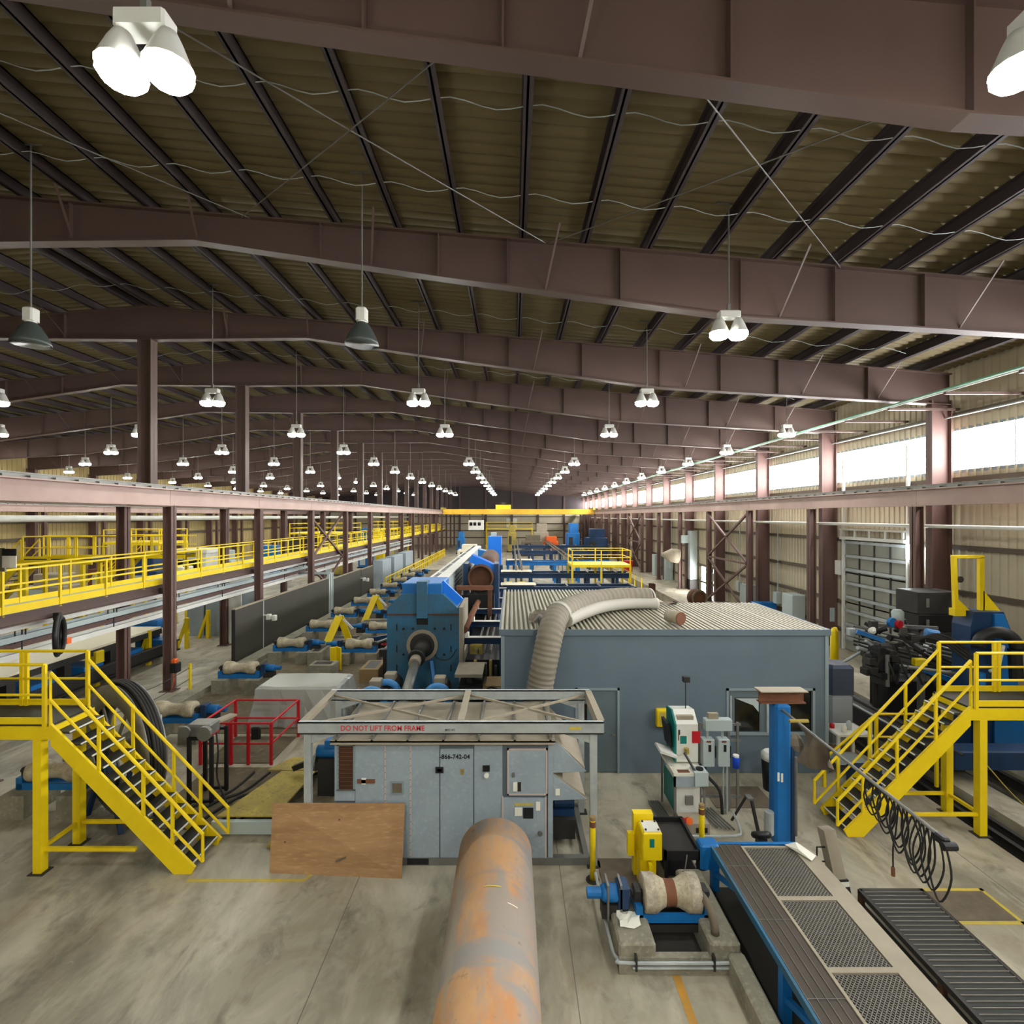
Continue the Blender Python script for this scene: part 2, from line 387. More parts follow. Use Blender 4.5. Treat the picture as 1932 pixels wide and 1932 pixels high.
# right wall: ribbed sheets, girts, a band of daylight windows
WR = struct('wall_right', MB().box(X1+.06, X1+.16, Y0, Y1, 0, 12.3), 'wall_tan')
def ribbed(w, ribs, h, d=.045):
    mb = MB(); pts = []
    for r in range(ribs):
        o = r*w/ribs; p = w/ribs
        pts += [(o, 0), (o+p*.62, 0), (o+p*.7, -d), (o+p*.9, -d), (o+p*.97, 0)]
    pts.append((w, 0))
    for y, x in pts: mb.v += [(x, y, 0), (x, y, h)]
    for j in range(len(pts)-1): mb.f.append((2*j+2, 2*j, 2*j+1, 2*j+3))
    return mb
wl = mesh_of('wall_panel', ribbed(.9, 3, 8.2), 'wall_tan'); wu = mesh_of('wall_panel', ribbed(.9, 3, 2.3), 'wall_tan')
for i in range(40):
    y = 13+.9*i
    part_at(WR, 'wall_panel', wl, (X1, y, 0)); part_at(WR, 'wall_panel', wu, (X1, y, 9.7))
for (ya, yb) in ((49, Y1), (Y0, 13)):
    for (z0, h) in ((0, 8.2), (9.7, 2.3)):
        mb = ribbed(yb-ya, int((yb-ya)/.3), h); mb.v = [(x+X1, y+ya, z+z0) for x, y, z in mb.v]; part(WR, 'far_wall_sheeting', mb, 'wall_tan', kind='stuff')
for zg in (.9, 2.3, 3.75, 5.4, 7.9, 10.3):
    part(WR, 'girt', MB().beam((X1-.12, Y0, zg), (X1-.12, Y1, zg), .2, .06).beam((X1-.2, Y0, zg-.06), (X1-.2, Y1, zg-.06), .03, .14), 'girt')
for k in range(-1, 17):
    ya, yb = frameY(k), min(frameY(k+1), Y1-.3)
    w = struct('window_%d' % (k+2), MB().box(X1-.02, X1+.1, ya, yb, 8.1, 8.22).box(X1-.02, X1+.1, ya, yb, 9.68, 9.78), 'trim_grey')
    part(w, 'pane', MB().box(X1+.02, X1+.05, ya+.05, yb-.05, 8.2, 9.7), 'daylight')
    if k < 8:
        for j in range(1, 3):
            yy = ya+(yb-ya)*j/3; part(w, 'mullion', MB().box(X1-.01, X1+.02, yy-.02, yy+.02, 8.2, 9.7), 'white')
# left wall, end walls
WL = struct('wall_left', MB().box(X0-.16, X0-.06, Y0, Y1, 0, 12.3), 'wall_tan')
mb = ribbed(Y1-Y0, 300, 12, .06); mb.v = [(-x+X0, y+Y0, z) for x, y, z in mb.v]; mb.f = [tuple(reversed(f)) for f in mb.f]
part(WL, 'far_wall_sheeting', mb, 'wall_olive', kind='stuff')
for zg in (2.2, 4.4, 6.0, 8.6): part(WL, 'girt', MB().beam((X0+.15, Y0, zg), (X0+.15, Y1, zg), .25, .3), 'girt')
WB = struct('wall_back', MB().box(X0, X1, Y1, Y1+.1, 0, 14.9), 'wall_tan')
part(WB, 'upper_shade_panel', MB().box(X0, X1, Y1-.06, Y1-.01, 7.4, 14.8), 'purlin_steel')  # shade of the unlit upper end bay, put into a dark panel
for zg in (1.6, 3.2, 4.8, 6.4, 8): part(WB, 'girt', MB().box(X0, X1, Y1-.2, Y1, zg-.1, zg+.1), 'girt')
for xg in range(-42, 17, 6): part(WB, 'end_post', MB().box(xg-.2, xg+.2, Y1-.4, Y1-.02, 0, roofT(xg)), 'maroon')
struct('window_30', MB().box(-1.3, 1.2, Y1-.1, Y1-.03, 3.4, 6.0), 'paper')
struct('wall_rear', MB().box(X0, X1, Y0-.1, Y0, 0, 14.9), 'wall_tan')

# ------------------------------------------------------------------ portal frames
BOT = [(-13.6, 13.08), (-7.63, 13.14), (-1.78, 12.27), (5.42, 11.3), (10.2, 11.02), (15.5, 10.7)]
def botz(x):
    for (xa, za), (xb, zb) in zip(BOT[:-1], BOT[1:]):
        if xa-1e-6 <= x <= xb+1e-6: return za+(zb-za)*(x-xa)/(xb-xa)
    return 10.7
def rafter(s, fine=True):
    """web and flanges of one half frame, at y = 0; s = -1 mirrors about the ridge"""
    mb = MB(); mx = lambda x: x if s > 0 else 2*RX-x
    xe = 16.3
    bot = BOT+[(xe, 10.65)]; top = [(x, roofT(x)-.02) for x, _ in bot]
    for (a, b, c, d) in zip(bot[:-1], bot[1:], top[:-1], top[1:]):
        vs = [(mx(a[0]), -.02, a[1]), (mx(b[0]), -.02, b[1]), (mx(d[0]), -.02, d[1]), (mx(c[0]), -.02, c[1])]
        mb.add(vs+[(x, .02, z) for x, _, z in vs], [(0, 1, 2, 3), (7, 6, 5, 4), (0, 4, 5, 1), (2, 6, 7, 3), (1, 5, 6, 2), (3, 7, 4, 0)])
    return mb
def flange(s, which):
    mb = MB(); mx = lambda x: x if s > 0 else 2*RX-x
    bot = BOT+[(16.3, 10.65)] if which == 'b' else [(-13.6, roofT(-13.6)), (16.3, roofT(16.3))]
    for a, b in zip(bot[:-1], bot[1:]):
        t = .035
        vs = []
        for x, z in (a, b):
            for yy, zz in ((-.15, z-t), (.15, z-t), (.15, z), (-.15, z)): vs.append((mx(x), yy, zz))
        mb.add(vs, [(0, 1, 2, 3), (7, 6, 5, 4), (0, 4, 5, 1), (1, 5, 6, 2), (2, 6, 7, 3), (3, 7, 4, 0)])
    return mb
raf = {s: mesh_of('rafter', rafter(s), 'maroon') for s in (1, -1)}
flb = {s: mesh_of('flange', flange(s, 'b'), 'maroon') for s in (1, -1)}
flt = {s: mesh_of('flange', flange(s, 't'), 'maroon') for s in (1, -1)}
STIFF = (-10.6, -4.6, -1.77, -.11, 2.6, 5.48, 7.74, 9.88, 13.2)
stf = {x: mesh_of('stiffener', MB().box(-.012, .012, -.14, -.02, botz(x), roofT(x)-.04), 'maroon') for x in STIFF}
BRACES = (-10.6, -7.6, -3.4, .8, 6.45, 10.8, 13.6)
def bracemesh(x):
    return mesh_of('flange_brace', MB().beam((0, 0, botz(x)+.03), (.28, -.85, roofT(x)+.02), .05, .012), 'maroon')
brm = {x: bracemesh(x) for x in BRACES}
colR = mesh_of('column', MB().box(15.55, 15.59, -.15, .15, 0, 10.8).box(16.26, 16.3, -.15, .15, 0, 10.8).box(15.55, 16.3, -.015, .015, 0, 10.8), 'maroon_dark')
colL = mesh_of('column', MB().box(2*RX-15.54, 2*RX-15.5, -.16, .16, 0, 10.8).box(2*RX-16.3, 2*RX-16.26, -.16, .16, 0, 10.8).box(2*RX-16.3, 2*RX-15.5, -.015, .015, 0, 10.8), 'maroon_dark')
colC = mesh_of('ridge_column', MB().box(RX-.25, RX-.22, -.18, .18, 7.6, 13.1).box(RX+.22, RX+.25, -.18, .18, 7.6, 13.1).box(RX-.25, RX+.25, -.012, .012, 7.6, 13.1), 'maroon')
colB = mesh_of('transfer_beam', MB().ibeam((-14.5, 0, 7.42), (-12.77, 0, 7.42), .3, .34, .03), 'maroon')
for k in range(0, 17):
    y = frameY(k)
    if y > Y1-2: break
    T = thing('roof_frame', 'maroon tapered steel roof frame spanning the hall, %s one from the viewpoint' % ORD[k], 'roof frame', (RX, y, 0), 'portal frames of the hall')
    for s in (1, -1):
        part_at(T, 'rafter', raf[s], (0, y, 0)); part_at(T, 'bottom_flange', flb[s], (0, y, 0)); part_at(T, 'top_flange', flt[s], (0, y, 0))
        if k <= 9 or s > 0:
            for x in STIFF: part_at(T, 'stiffener', stf[x], (x if s > 0 else 2*RX-x, y, 0))
        if k <= 6:
            for x in BRACES: part_at(T, 'flange_brace', brm[x], (x if s > 0 else 2*RX-x, y, 0), scale=(s, 1, 1))
    part_at(T, 'column', colR, (0, y, 0)); part_at(T, 'column', colL, (0, y, 0))
    if k: part_at(T, 'ridge_column', colC, (0, y, 0)); part_at(T, 'transfer_beam', colB, (0, y, 0))

# rods and sagging cables under the roof sheets
def zr(x): return roofT(x)-.03
for i, (xa, xb) in enumerate(((.8, -6.7), (7.9, .7), (-6.3, -13.3), (-6.7+.2, .9), (.9, 8.0), (-13.0, -6.5))):
    single('brace_rod', ['steel brace rod slanting from near left to the second roof frame, left of centre', 'steel brace rod slanting to the second roof frame, right of centre', 'steel brace rod slanting under the roof at far left',
                         'counter brace rod crossing the left of centre rod', 'counter brace rod crossing the right of centre rod', 'counter brace rod crossing the far left rod'][i], 'brace rod',
           MB().tube([(xb, 5.75, zr(xb)), ((xa+xb)/2, 9.0, zr((xa+xb)/2)-.04), (xa, 12.3, zr(xa))], .013, 6, 3), 'steel', group='roof brace rods')
def sag(y, xs0, xs1, dip):
    pts = []; x = xs0
    while x < xs1:
        pts += [(x, y, roofT(x)+.05), (x+.75, y+.03, roofT(x+.75)-dip)]; x += 1.5
    return MB().tube(pts, .009, 5, 3)
for i, y in enumerate((10.6, 8.3, 17.2, 24.0)):
    single('sag_cable', 'pale cable sagging from purlin to purlin, %s from the viewpoint' % ('second', 'nearest', 'third', 'fourth')[i], 'cable', sag(y, -22 if i != 1 else -16, 14, .07), 'galv', group='sag cables under the roof')

# ------------------------------------------------------------------ crane runways
def runway(name, label, x, ks, col_side, colx):
    T = thing('crane_runway', label, 'crane runway', (x, frameY(1), 0), 'crane runways')
    for k in ks:
        ya, yb = frameY(k), min(frameY(k+1), Y1-.5)
        part(T, 'girder', MB().ibeam((x, ya+.01, 7.2), (x, yb-.01, 7.2), .36, .62, .045), 'maroon_pale')
        part(T, 'column', MB().box(x-.16, x-.13, ya-.15, ya+.15, 0, 6.86).box(x+.13, x+.16, ya-.15, ya+.15, 0, 6.86).box(x-.16, x+.16, ya-.02, ya+.02, 0, 6.86).box(x-.26, x+.26, ya-.22, ya+.22, 0, .03), 'maroon_dark')
        if k < 6:
            for j in range(9):
                yy = ya+.35+j*.75; part(T, 'rail_clip', MB().box(x-.14, x+.14, yy-.05, yy+.05, 7.51, 7.57), 'steel')
    part(T, 'crane_rail', MB().ibeam((x, frameY(ks[0]), 7.58), (x, Y1-.5, 7.58), .1, .14, .03), 'steel')
    if colx:
        part(T, 'tie_beam', MB().beam((x, frameY(ks[0]), 6.99), (x, Y1-.5, 6.99), .5, .02), 'maroon')
    return T
runway('l', 'maroon crane runway beam on posts left of the aisle, above the black screens', -12.77, range(0, 17), -1, 0)
runway('l2', 'maroon crane runway of the left bay behind the yellow walkway', -14.5, range(0, 17), -1, 0)
runway('l3', 'maroon crane runway on posts along the far left wall', -42.0, range(3, 17), -1, 0)
runway('r', 'maroon crane runway along the right wall below the windows', 15.1, range(0, 17), 1, 0)
# wall bracing between right columns
def xbrace(y0, y1, x, z0, z1, lab):
    T = thing('wall_bracing', lab, 'bracing', (x, y0, 0))
    zm = (z0+z1)/2
    for (a, b) in (((y0, zm), (y1, z1)), ((y0, z1), (y1, zm)), ((y0, z0), (y1, zm)), ((y0, zm), (y1, z0)), ((y0, zm), (y1, zm))):
        part(T, 'brace', MB().beam((x, a[0], a[1]), (x, b[0], b[1]), .12, .12), 'maroon_dark')
xbrace(frameY(4), frameY(5), 15.0, .2, 6.7, 'crossed maroon bracing between right runway posts, nearer pair')
xbrace(frameY(8), frameY(9), 15.0, .2, 6.7, 'crossed maroon bracing between right runway posts, farther pair')
xbrace(frameY(4), frameY(5), -13.0, .2, 6.7, 'crossed maroon bracing between the left runway posts')

# pipes along the walls
T = thing('pipe_rack', 'bundle of pale green and white pipes below the right eave', 'pipe rack', (14, 12, 10.6))
for i, (dx, dz, m, r) in enumerate(((0, 0, 'green_pipe', .035), (.14, .02, 'galv', .03), (.26, .0, 'white', .03), (.38, .03, 'galv', .025))):
    part(T, 'pipe', MB().cyl((14+dx, 8, 10.62+dz), (14+dx, 112, 10.4+dz), r, n=8), m)
for i in range(24):
    y = 14+2.45*i; part(T, 'bracket', MB().box(13.9, 16.5, y-.05, y+.05, 10.42-i*.006, 10.5-i*.006), 'maroon')
single('wall_pipe', 'thin white pipe running above the right windows', 'pipe', MB().cyl((16.15, 8, 10.15), (16.15, 112, 10.15), .035, n=8), 'galv')
single('wall_pipe', 'long grey pipe under the right crane runway at eye level', 'pipe', MB().cyl((15.5, 8, 6.12), (15.5, 100, 6.2), .07, n=10), 'white')
single('overhead_duct', 'long white duct across the left bay at eye level', 'duct', MB().cyl((-20.5, 16, 6.4), (-20.5, 105, 6.35), .14, n=12), 'white')

# roll-up door with ribbed sections in the right wall
DY0, DY1 = 21.15, 25.1
D = struct('door_1', MB().box(X1-.16, X1-.13, DY0, DY1, 0, 5.35), 'steel')
for j in range(8):
    z = .02+j*.665
    s = part(D, 'door_section', MB().box(X1-.22, X1-.16, DY0+.02, DY1-.02, z, z+.64), 'door_sheet')
    part(s, 'section_rib', MB().box(X1-.3, X1-.2, DY0+.02, DY1-.02, z+.5, z+.62), 'galv')
    for i in (1, 2, 3):
        yy = DY0+(DY1-DY0)*i/4; part(s, 'stile', MB().box(X1-.26, X1-.2, yy-.04, yy+.04, z, z+.64), 'dark_steel')
part(D, 'header', MB().box(X1-.5, X1-.1, DY0-.1, DY1+.1, 5.38, 5.52), 'white')
part(D, 'header', MB().box(X1-.5, X1-.1, DY0-.1, DY1+.1, 5.82, 5.9), 'white')
for i in range(5):
    yy = DY0+(DY1-DY0)*i/4; part(D, 'header_post', MB().box(X1-.48, X1-.42, yy-.05, yy+.05, 5.52, 5.82), 'white')
for yy in (DY0-.08, DY1+.08): part(D, 'door_track', MB().box(X1-.36, X1-.24, yy-.05, yy+.05, 0, 9.4), 'white')
part(D, 'operator', MB().box(X1-.4, X1-.1, DY1+.2, DY1+.6, 3.6, 4.3), 'white')
T = thing('tube_lamp', 'bright vertical tube lamp beside the ribbed roll-up door', 'lamp', (16.1, 20.8, 4.4))
part(T, 'tube', MB().cyl((16.1, 20.8, 4.75), (16.1, 20.8, 5.35), .07, n=10), 'tube_light'); part(T, 'bracket', MB().box(16.05, 16.45, 20.77, 20.83, 5.4, 5.46), 'white'); part(T, 'stem', MB().cyl((16.1, 20.8, 3.0), (16.1, 20.8, 4.75), .03, n=8), 'white')
D2 = struct('door_2', MB().box(X1-.1, X1-.06, 42.2, 44.6, 0, 2.15), 'daylight')
for yy in (42.15, 43.4, 44.6): part(D2, 'door_frame', MB().box(X1-.16, X1-.06, yy-.06, yy+.06, 0, 2.2), 'dark_steel')
part(D2, 'door_frame', MB().box(X1-.16, X1-.06, 42.1, 44.65, 1.1, 1.16), 'dark_steel')

# ------------------------------------------------------------------ lamps
LZ = 10.35
def lamp_proto(lit):
    T = thing('high_bay_lamp', 'x', 'lamp', (0, 0, LZ))
    if lit:
        for sx in (-.2, .2):
            h = part(T, 'reflector', MB().rings([((sx, 0, LZ+.3), .07), ((sx, 0, LZ+.22), .11), ((sx, 0, LZ+.02), .19), ((sx, 0, LZ), .2)], 14, True), 'lamp_shell', True)
            part(h, 'lens', MB().rings([((sx, 0, LZ-.002), .185), ((sx, 0, LZ-.06), .195), ((sx, 0, LZ-.12), .15), ((sx, 0, LZ-.145), .06)], 12, True), 'lamp_lens', True)
        part(T, 'ballast', MB().bev(-.22, .22, -.1, .1, LZ+.3, LZ+.45), 'lamp_shell')
        part(T, 'hook', MB().box(-.03, .03, -.03, .03, LZ+.45, LZ+.6), 'steel')
    else:
        part(T, 'reflector', MB().rings([((0, 0, LZ+.22), .09), ((0, 0, LZ+.15), .16), ((0, 0, LZ), .25), ((0, 0, LZ-.17), .33), ((0, 0, LZ-.25), .35), ((0, 0, LZ-.2), .32), ((0, 0, LZ+.1), .15)], 18, False), 'lamp_bell', True)
        part(T, 'ballast', MB().bev(-.11, .11, -.11, .11, LZ+.24, LZ+.52, .03), 'white')
        part(T, 'collar', MB().cyl((0, 0, LZ+.18), (0, 0, LZ+.26), .1, n=12), 'white')
    return T
PL, PO = lamp_proto(True), lamp_proto(False)
RODS = {}
def rod(T, x, y, d):
    z1 = roofT(x)+.3
    key = round(z1, 2)
    if key not in RODS: RODS[key] = mesh_of('hanging_rod', MB().cyl((0, 0, LZ+.5), (0, 0, z1), .018, n=6).box(-.25, .25, -.02, .02, z1-.02, z1+.02), 'steel')
    part_at(T, 'hanging_rod', RODS[key], (x, y, 0), reg=False)
ROWS = [(-3.15, 'row left of the hall centre', -1, (3,)), (4.55, 'row right of the hall centre', -1, (3,)), (12.87, 'row nearest the right windows', 2, ()), (-10.1, 'row just right of the ridge columns', 0, ()),
        (-17.4, 'row just left of the ridge columns', 1, ()), (-24.05, 'second row left of the ridge columns', 2, ()), (-31.2, 'third row left of the ridge columns', 2, ()), (-38.2, 'row nearest the left wall', 3, ())]
used = set()
def put_lamp(x, y, lab, lit=True):
    src = PL if lit else PO; key = 'L' if lit else 'O'
    if key not in used:
        used.add(key); T = src; T.location = (x, y, LZ); T['label'] = lab; T['group'] = 'high bay lamps'; ROOTLOC[T.name] = (x, y, LZ)
    else: T = copy_tree(src, (x, y, LZ), lab, 'high bay lamps')
    rod(T, x, y, y)
for (x, rl, k0, skip) in ROWS:
    n = 0
    for k in range(k0, 16):
        if k in skip: continue
        y = 10.75+6.72*k if k >= 0 else 4.4
        if k >= 1: y -= .2
        off = (k == 0 and x in (-3.15, -10.1))
        if y > 93: break
        put_lamp(x, y, ('%s high bay lamp, %s in the %s' % ('unlit grey bell' if off else 'lit twin', ORD[n], rl)), not off); n += 1
for x in (-10.1, -3.15, 4.55, 12.0):  # unseen lamps, added to light the surfaces that face the camera
    for y in (-1.5, -5.5, -10.0):
        put_lamp(x, y, 'added unseen lit twin high bay lamp behind the viewpoint, %s row, %s one' % ({-10.1: 'leftmost', -3.15: 'left', 4.55: 'right', 12.0: 'rightmost'}[x], {-1.5: 'nearest', -5.5: 'middle', -10.0: 'farthest'}[y]))
# ------------------------------------------------------------------ foreground: pipe, unit, plywood, stairs
PX, PZ, PR = -.28, .83, .61
T = thing('steel_pipe', 'large rusty orange steel pipe lying on the floor toward the grey unit', 'pipe', (PX, 8.6, .2))
mb = MB(); n = 48
for (r, y) in ((PR, 8.6), (PR, -4), (PR-.02, -4), (PR-.02, 8.6)):
    mb.v += [(PX+r*math.cos(2*PI*k/n), y, PZ+r*math.sin(2*PI*k/n)) for k in range(n)]
for i in range(4):
    for k in range(n): mb.f.append((i*n+k, i*n+(k+1) % n, ((i+1) % 4)*n+(k+1) % n, ((i+1) % 4)*n+k))
part(T, 'pipe_wall', mb, 'pipe_rust', True)
def arcband(y0, y1, a0, a1, r, m=16):
    mb = MB()
    for j in range(m+1):
        a = a0+(a1-a0)*j/m
        mb.v += [(PX+r*math.cos(a), y0, PZ+r*math.sin(a)), (PX+r*math.cos(a), y1, PZ+r*math.sin(a))]
    for j in range(m): mb.f.append((2*j, 2*j+2, 2*j+3, 2*j+1))
    return mb
part(T, 'chalk_mark', arcband(7.0, 7.02, 1.35, 1.75, PR+.002), 'line_yellow'); part(T, 'chalk_mark', arcband(6.75, 6.765, .95, 1.2, PR+.002), 'paper')
for y in (8.0, 4.6, 1.0): single('timber_block', 'timber block under the rusty pipe at the %s' % ('far end' if y > 7 else 'middle' if y > 3 else 'near end'), 'block', MB().box(PX-.45, PX+.45, y-.1, y+.1, 0, .225), 'wood', group='timber blocks under the pipe')

# packaged air unit
UX0, UX1, UY0, UY1, UZ0, UZ1 = -3.3, .75, 9.57, 11.32, .14, 2.32
T = thing('air_handling_unit', 'grey packaged air handling unit behind the rusty pipe', 'air unit', (-1.3, 9.57, 0))
part(T, 'body', MB().box(UX0, UX1, UY0, UY1, UZ0, UZ1), 'unit_gap')
part(T, 'base_rail', MB().beam((UX0, UY0+.02, .07), (UX1+.7, UY0+.02, .07), .12, .13), 'steel'); part(T, 'base_rail', MB().beam((UX0, UY1, .07), (UX1+.7, UY1, .07), .12, .13), 'steel')
part(T, 'skid_cross', MB().box(UX1+.6, UX1+.7, UY0, UY1, .02, .13), 'steel')
part(T, 'fork_pocket', MB().box(-1.95, -1.55, UY0-.05, UY0+.05, .02, .13), 'black')
R = part(T, 'roof', MB().prism([(UY0-.12, UZ1), (UY1+.05, UZ1), (UY1+.05, UZ1+.05), (UY0-.12, UZ1+.03)], 'x', UX0-.06, UX1+.05), 'dust_metal')
for i in range(7):
    x = UX0+.05+i*.66; part(R, 'roof_rib', MB().box(x-.02, x+.02, UY0-.12, UY1+.05, UZ1+.03, UZ1+.11), 'steel')
part(R, 'roof_rib', MB().box(UX0-.06, UX1+.05, UY0-.12, UY0-.1, UZ1-.04, UZ1+.05), 'dust_metal')
f = UY0
def px(x): return (x-966)*f/F
def pz(y): return CAM_H-(y-974)*f/F
panels = [('panel', 632, 670, 1404, 1510), ('panel', 671, 726, 1398, 1625), ('panel', 729, 774, 1399, 1625), ('panel', 776, 829, 1400, 1625), ('access_door', 831, 893, 1412, 1625), ('panel', 895, 948, 1403, 1625)]
for nm, a, b, c, d in panels:
    part(T, nm, MB().box(px(a), px(b), f-.018, f+.005, pz(d), pz(c)), 'unit_grey')
def screws(a, b, z0, z1, P, step=.13):
    mb = MB(); z = z0
    while z < z1: mb.box(a-.006, a+.006, f-.03, f-.02, z, z+.012); z += step
    return part(P, 'screw_row', mb, 'dark_steel', kind='stuff')
for xx in (727.5, 775): 
    q = part(T, 'seam_strip', MB().box(px(xx)-.013, px(xx)+.013, f-.024, f, pz(1622), pz(1400)), 'seam_pink'); screws(px(xx), 0, pz(1615), pz(1405), q)
lv = part(T, 'louvre_frame', MB().box(px(636), px(640), f-.03, f, pz(1490), pz(1402)).box(px(667), px(671), f-.03, f, pz(1490), pz(1402)).box(px(636), px(671), f-.03, f, pz(1406), pz(1402)).box(px(636), px(671), f-.03, f, pz(1492), pz(1488)), 'trim_grey')
part(lv, 'louvre_back', MB().box(px(640), px(667), f-.022, f-.018, pz(1490), pz(1404)), 'rust_dark')
for i in range(11):
    z = pz(1488)+i*.077; part(lv, 'louvre_blade', MB().beam((px(640), f-.045, z), (px(667), f-.045, z), .05, .012, (0, .5, 1)), 'rust_dark')
ad = part(T, 'control_door', MB().box(px(960), px(1030), f-.03, f, pz(1496), pz(1414)), 'unit_grey')
for (a, b, c, d) in ((957, 960, 1411, 1499), (1030, 1033, 1411, 1499), (957, 1033, 1411, 1414), (957, 1033, 1496, 1499)): part(ad, 'door_trim', MB().box(px(a), px(b), f-.035, f, pz(d), pz(c)), 'seam_pink')
part(ad, 'latch', MB().box(px(966), px(971), f-.05, f-.03, pz(1464), pz(1456)), 'steel')
ad2 = part(T, 'service_door', MB().box(px(950), px(1030), f-.03, f, pz(1624), pz(1504)), 'unit_grey')
for (a, b, c, d) in ((947, 950, 1502, 1624), (1028, 1031, 1502, 1624)): part(ad2, 'door_trim', MB().box(px(a), px(b), f-.035, f, pz(d), pz(c)), 'seam_pink')
part(ad2, 'latch', MB().cyl((px(1019), f-.06, pz(1570)), (px(1019), f-.03, pz(1570)), .045, n=12), 'steel')
part(T, 'corner_trim', MB().box(px(1034), px(1043), f-.025, f+.02, pz(1626), pz(1405)), 'unit_grey')
vw = part(T, 'view_port', MB().box(px(738), px(762), f-.035, f, pz(1497), pz(1473)), 'trim_grey'); part(vw, 'pane', MB().box(px(741), px(759), f-.04, f-.03, pz(1494), pz(1476)), 'tarp_brown')
for (a, b, c, d, m, nm) in ((822, 837, 1446, 1457, 'black', 'label_plate'), (825, 834, 1449, 1454, 'rust_beam', 'label_plate'), (911, 924, 1443, 1454, 'black', 'switch_box'), (675, 708, 1469, 1476, 'rust_beam', 'label_plate'), (683, 691, 1467, 1478, 'paper', 'label_plate'),
                          (968, 976, 1474, 1491, 'paper', 'label_plate'), (977, 983, 1474, 1491, 'dark_steel', 'label_plate'), (971, 1006, 1514, 1518, 'line_yellow', 'label_plate'), (971, 985, 1522, 1537, 'paper', 'label_plate'),
                          (987, 1006, 1522, 1542, 'text_black', 'label_plate'), (1011, 1019, 1511, 1527, 'paper', 'label_plate')):
    part(T, nm, MB().box(px(a), px(b), f-.042, f-.012, pz(d), pz(c)), m)
part(T, 'indicator', MB().cyl((px(918), f-.06, pz(1461)), (px(918), f-.01, pz(1461)), .045, n=12), 'paper')
part(T, 'sticker', MB().prism([(px(868), pz(1450)), (px(876), pz(1450)), (px(875), pz(1461)), (px(869), pz(1461))], 'y', f-.022, f-.016), 'yellow_worn')
text_part(T, 'phone_number', '-866-742-04', .115, ((px(858)), f-.024, pz(1427)), 'text_black', bold=.002)
for (z0, z1, lab) in ((1456, 1392, 'a'), (1508, 1460, 'b')):
    za, zb = pz(z0), pz(z1)
    h = part(T, 'rain_hood', MB().prism([(UX1, za), (UX1+.62, za+.02), (UX1+.62, za+.06), (UX1+.02, zb), (UX1, zb)], 'y', UY0+.03, UY1-.1), 'dust_metal')
    part(h, 'hood_cheek', MB().prism([(UX1, za-.02), (UX1+.64, za), (UX1, zb)], 'y', UY0, UY0+.03), 'unit_grey')
part(T, 'hood_tag', MB().box(px(1048), px(1056), f-.01, f+.002, pz(1500), pz(1488)), 'paper')
part(T, 'fan_motor', MB().cyl((UX1+.1, 10.4, .75), (UX1+.5, 10.4, .75), .16, n=14).box(UX1, UX1+.5, 10.25, 10.55, .5, .62), 'blue_dark')
part(T, 'motor_stand', MB().box(UX1+.05, UX1+.5, 10.1, 10.7, .13, .5), 'dark_steel')

# steel frame round the unit
T = thing('lifting_frame', 'galvanized steel frame standing over the grey air unit', 'frame', (-1.1, 10.3, 0))
FX0, FX1, FY0, FY1, FZ = -3.96, 1.7, 9.47, 11.2, 2.58
for y in (FY0, FY1): part(T, 'long_beam', MB().box(FX0, FX1, y-.01, y+.01, FZ-.11, FZ+.11).box(FX0, FX1, y-.01, y+.09, FZ+.09, FZ+.11).box(FX0, FX1, y-.01, y+.09, FZ-.11, FZ-.09), 'galv')
for x in (FX0, -1.02, FX1-.1): part(T, 'cross_beam', MB().box(x, x+.012, FY0+.1, FY1, FZ-.1, FZ+.1).box(x, x+.13, FY0+.1, FY1, FZ+.095, FZ+.11), 'dust_metal')
for x in (FX0+.1, FX1-.25):
    for y in (FY0+.07, FY1+.04):
        q = part(T, 'post', MB().box(x, x+.13, y-.05, y+.05, 0, FZ-.11), 'galv'); part(q, 'foot_plate', MB().box(x-.06, x+.19, y-.1, y+.1, 0, .02), 'dark_steel')
        s = 1 if x < 0 else -1
        part(q, 'knee_brace', MB().prism([(x+(.13 if s > 0 else 0), FZ-.11), (x+(.13 if s > 0 else 0)+s*.55, FZ-.11), (x+(.13 if s > 0 else 0), FZ-.3)], 'y', y-.02, y+.02), 'galv')
for (xa, xb) in ((FX0+.1, -1.0), (-.9, FX1-.15)):
    for (p, q) in (((xa, FY0+.1), (xb, FY1-.05)), ((xa, FY1-.05), (xb, FY0+.1))): part(T, 'cross_rod', MB().beam((p[0], p[1], FZ+.02), (q[0], q[1], FZ+.02), .04, .04), 'dust_metal')
text_part(T, 'stencil_text', 'DO NOT LIFT FROM FRAME', .135, ((722-966)*FY0/F, FY0-.013, FZ), 'text_red', squeeze=.93, bold=.002)
text_part(T, 'stencil_text', 'BF5142', .06, ((849-966)*FY0/F, FY0-.013, FZ-.03), 'text_black')
part(T, 'tag_plate', MB().box((1074-966)*FY0/F, (1096-966)*FY0/F, FY0-.014, FY0-.01, FZ-.03, FZ+.03), 'line_yellow')

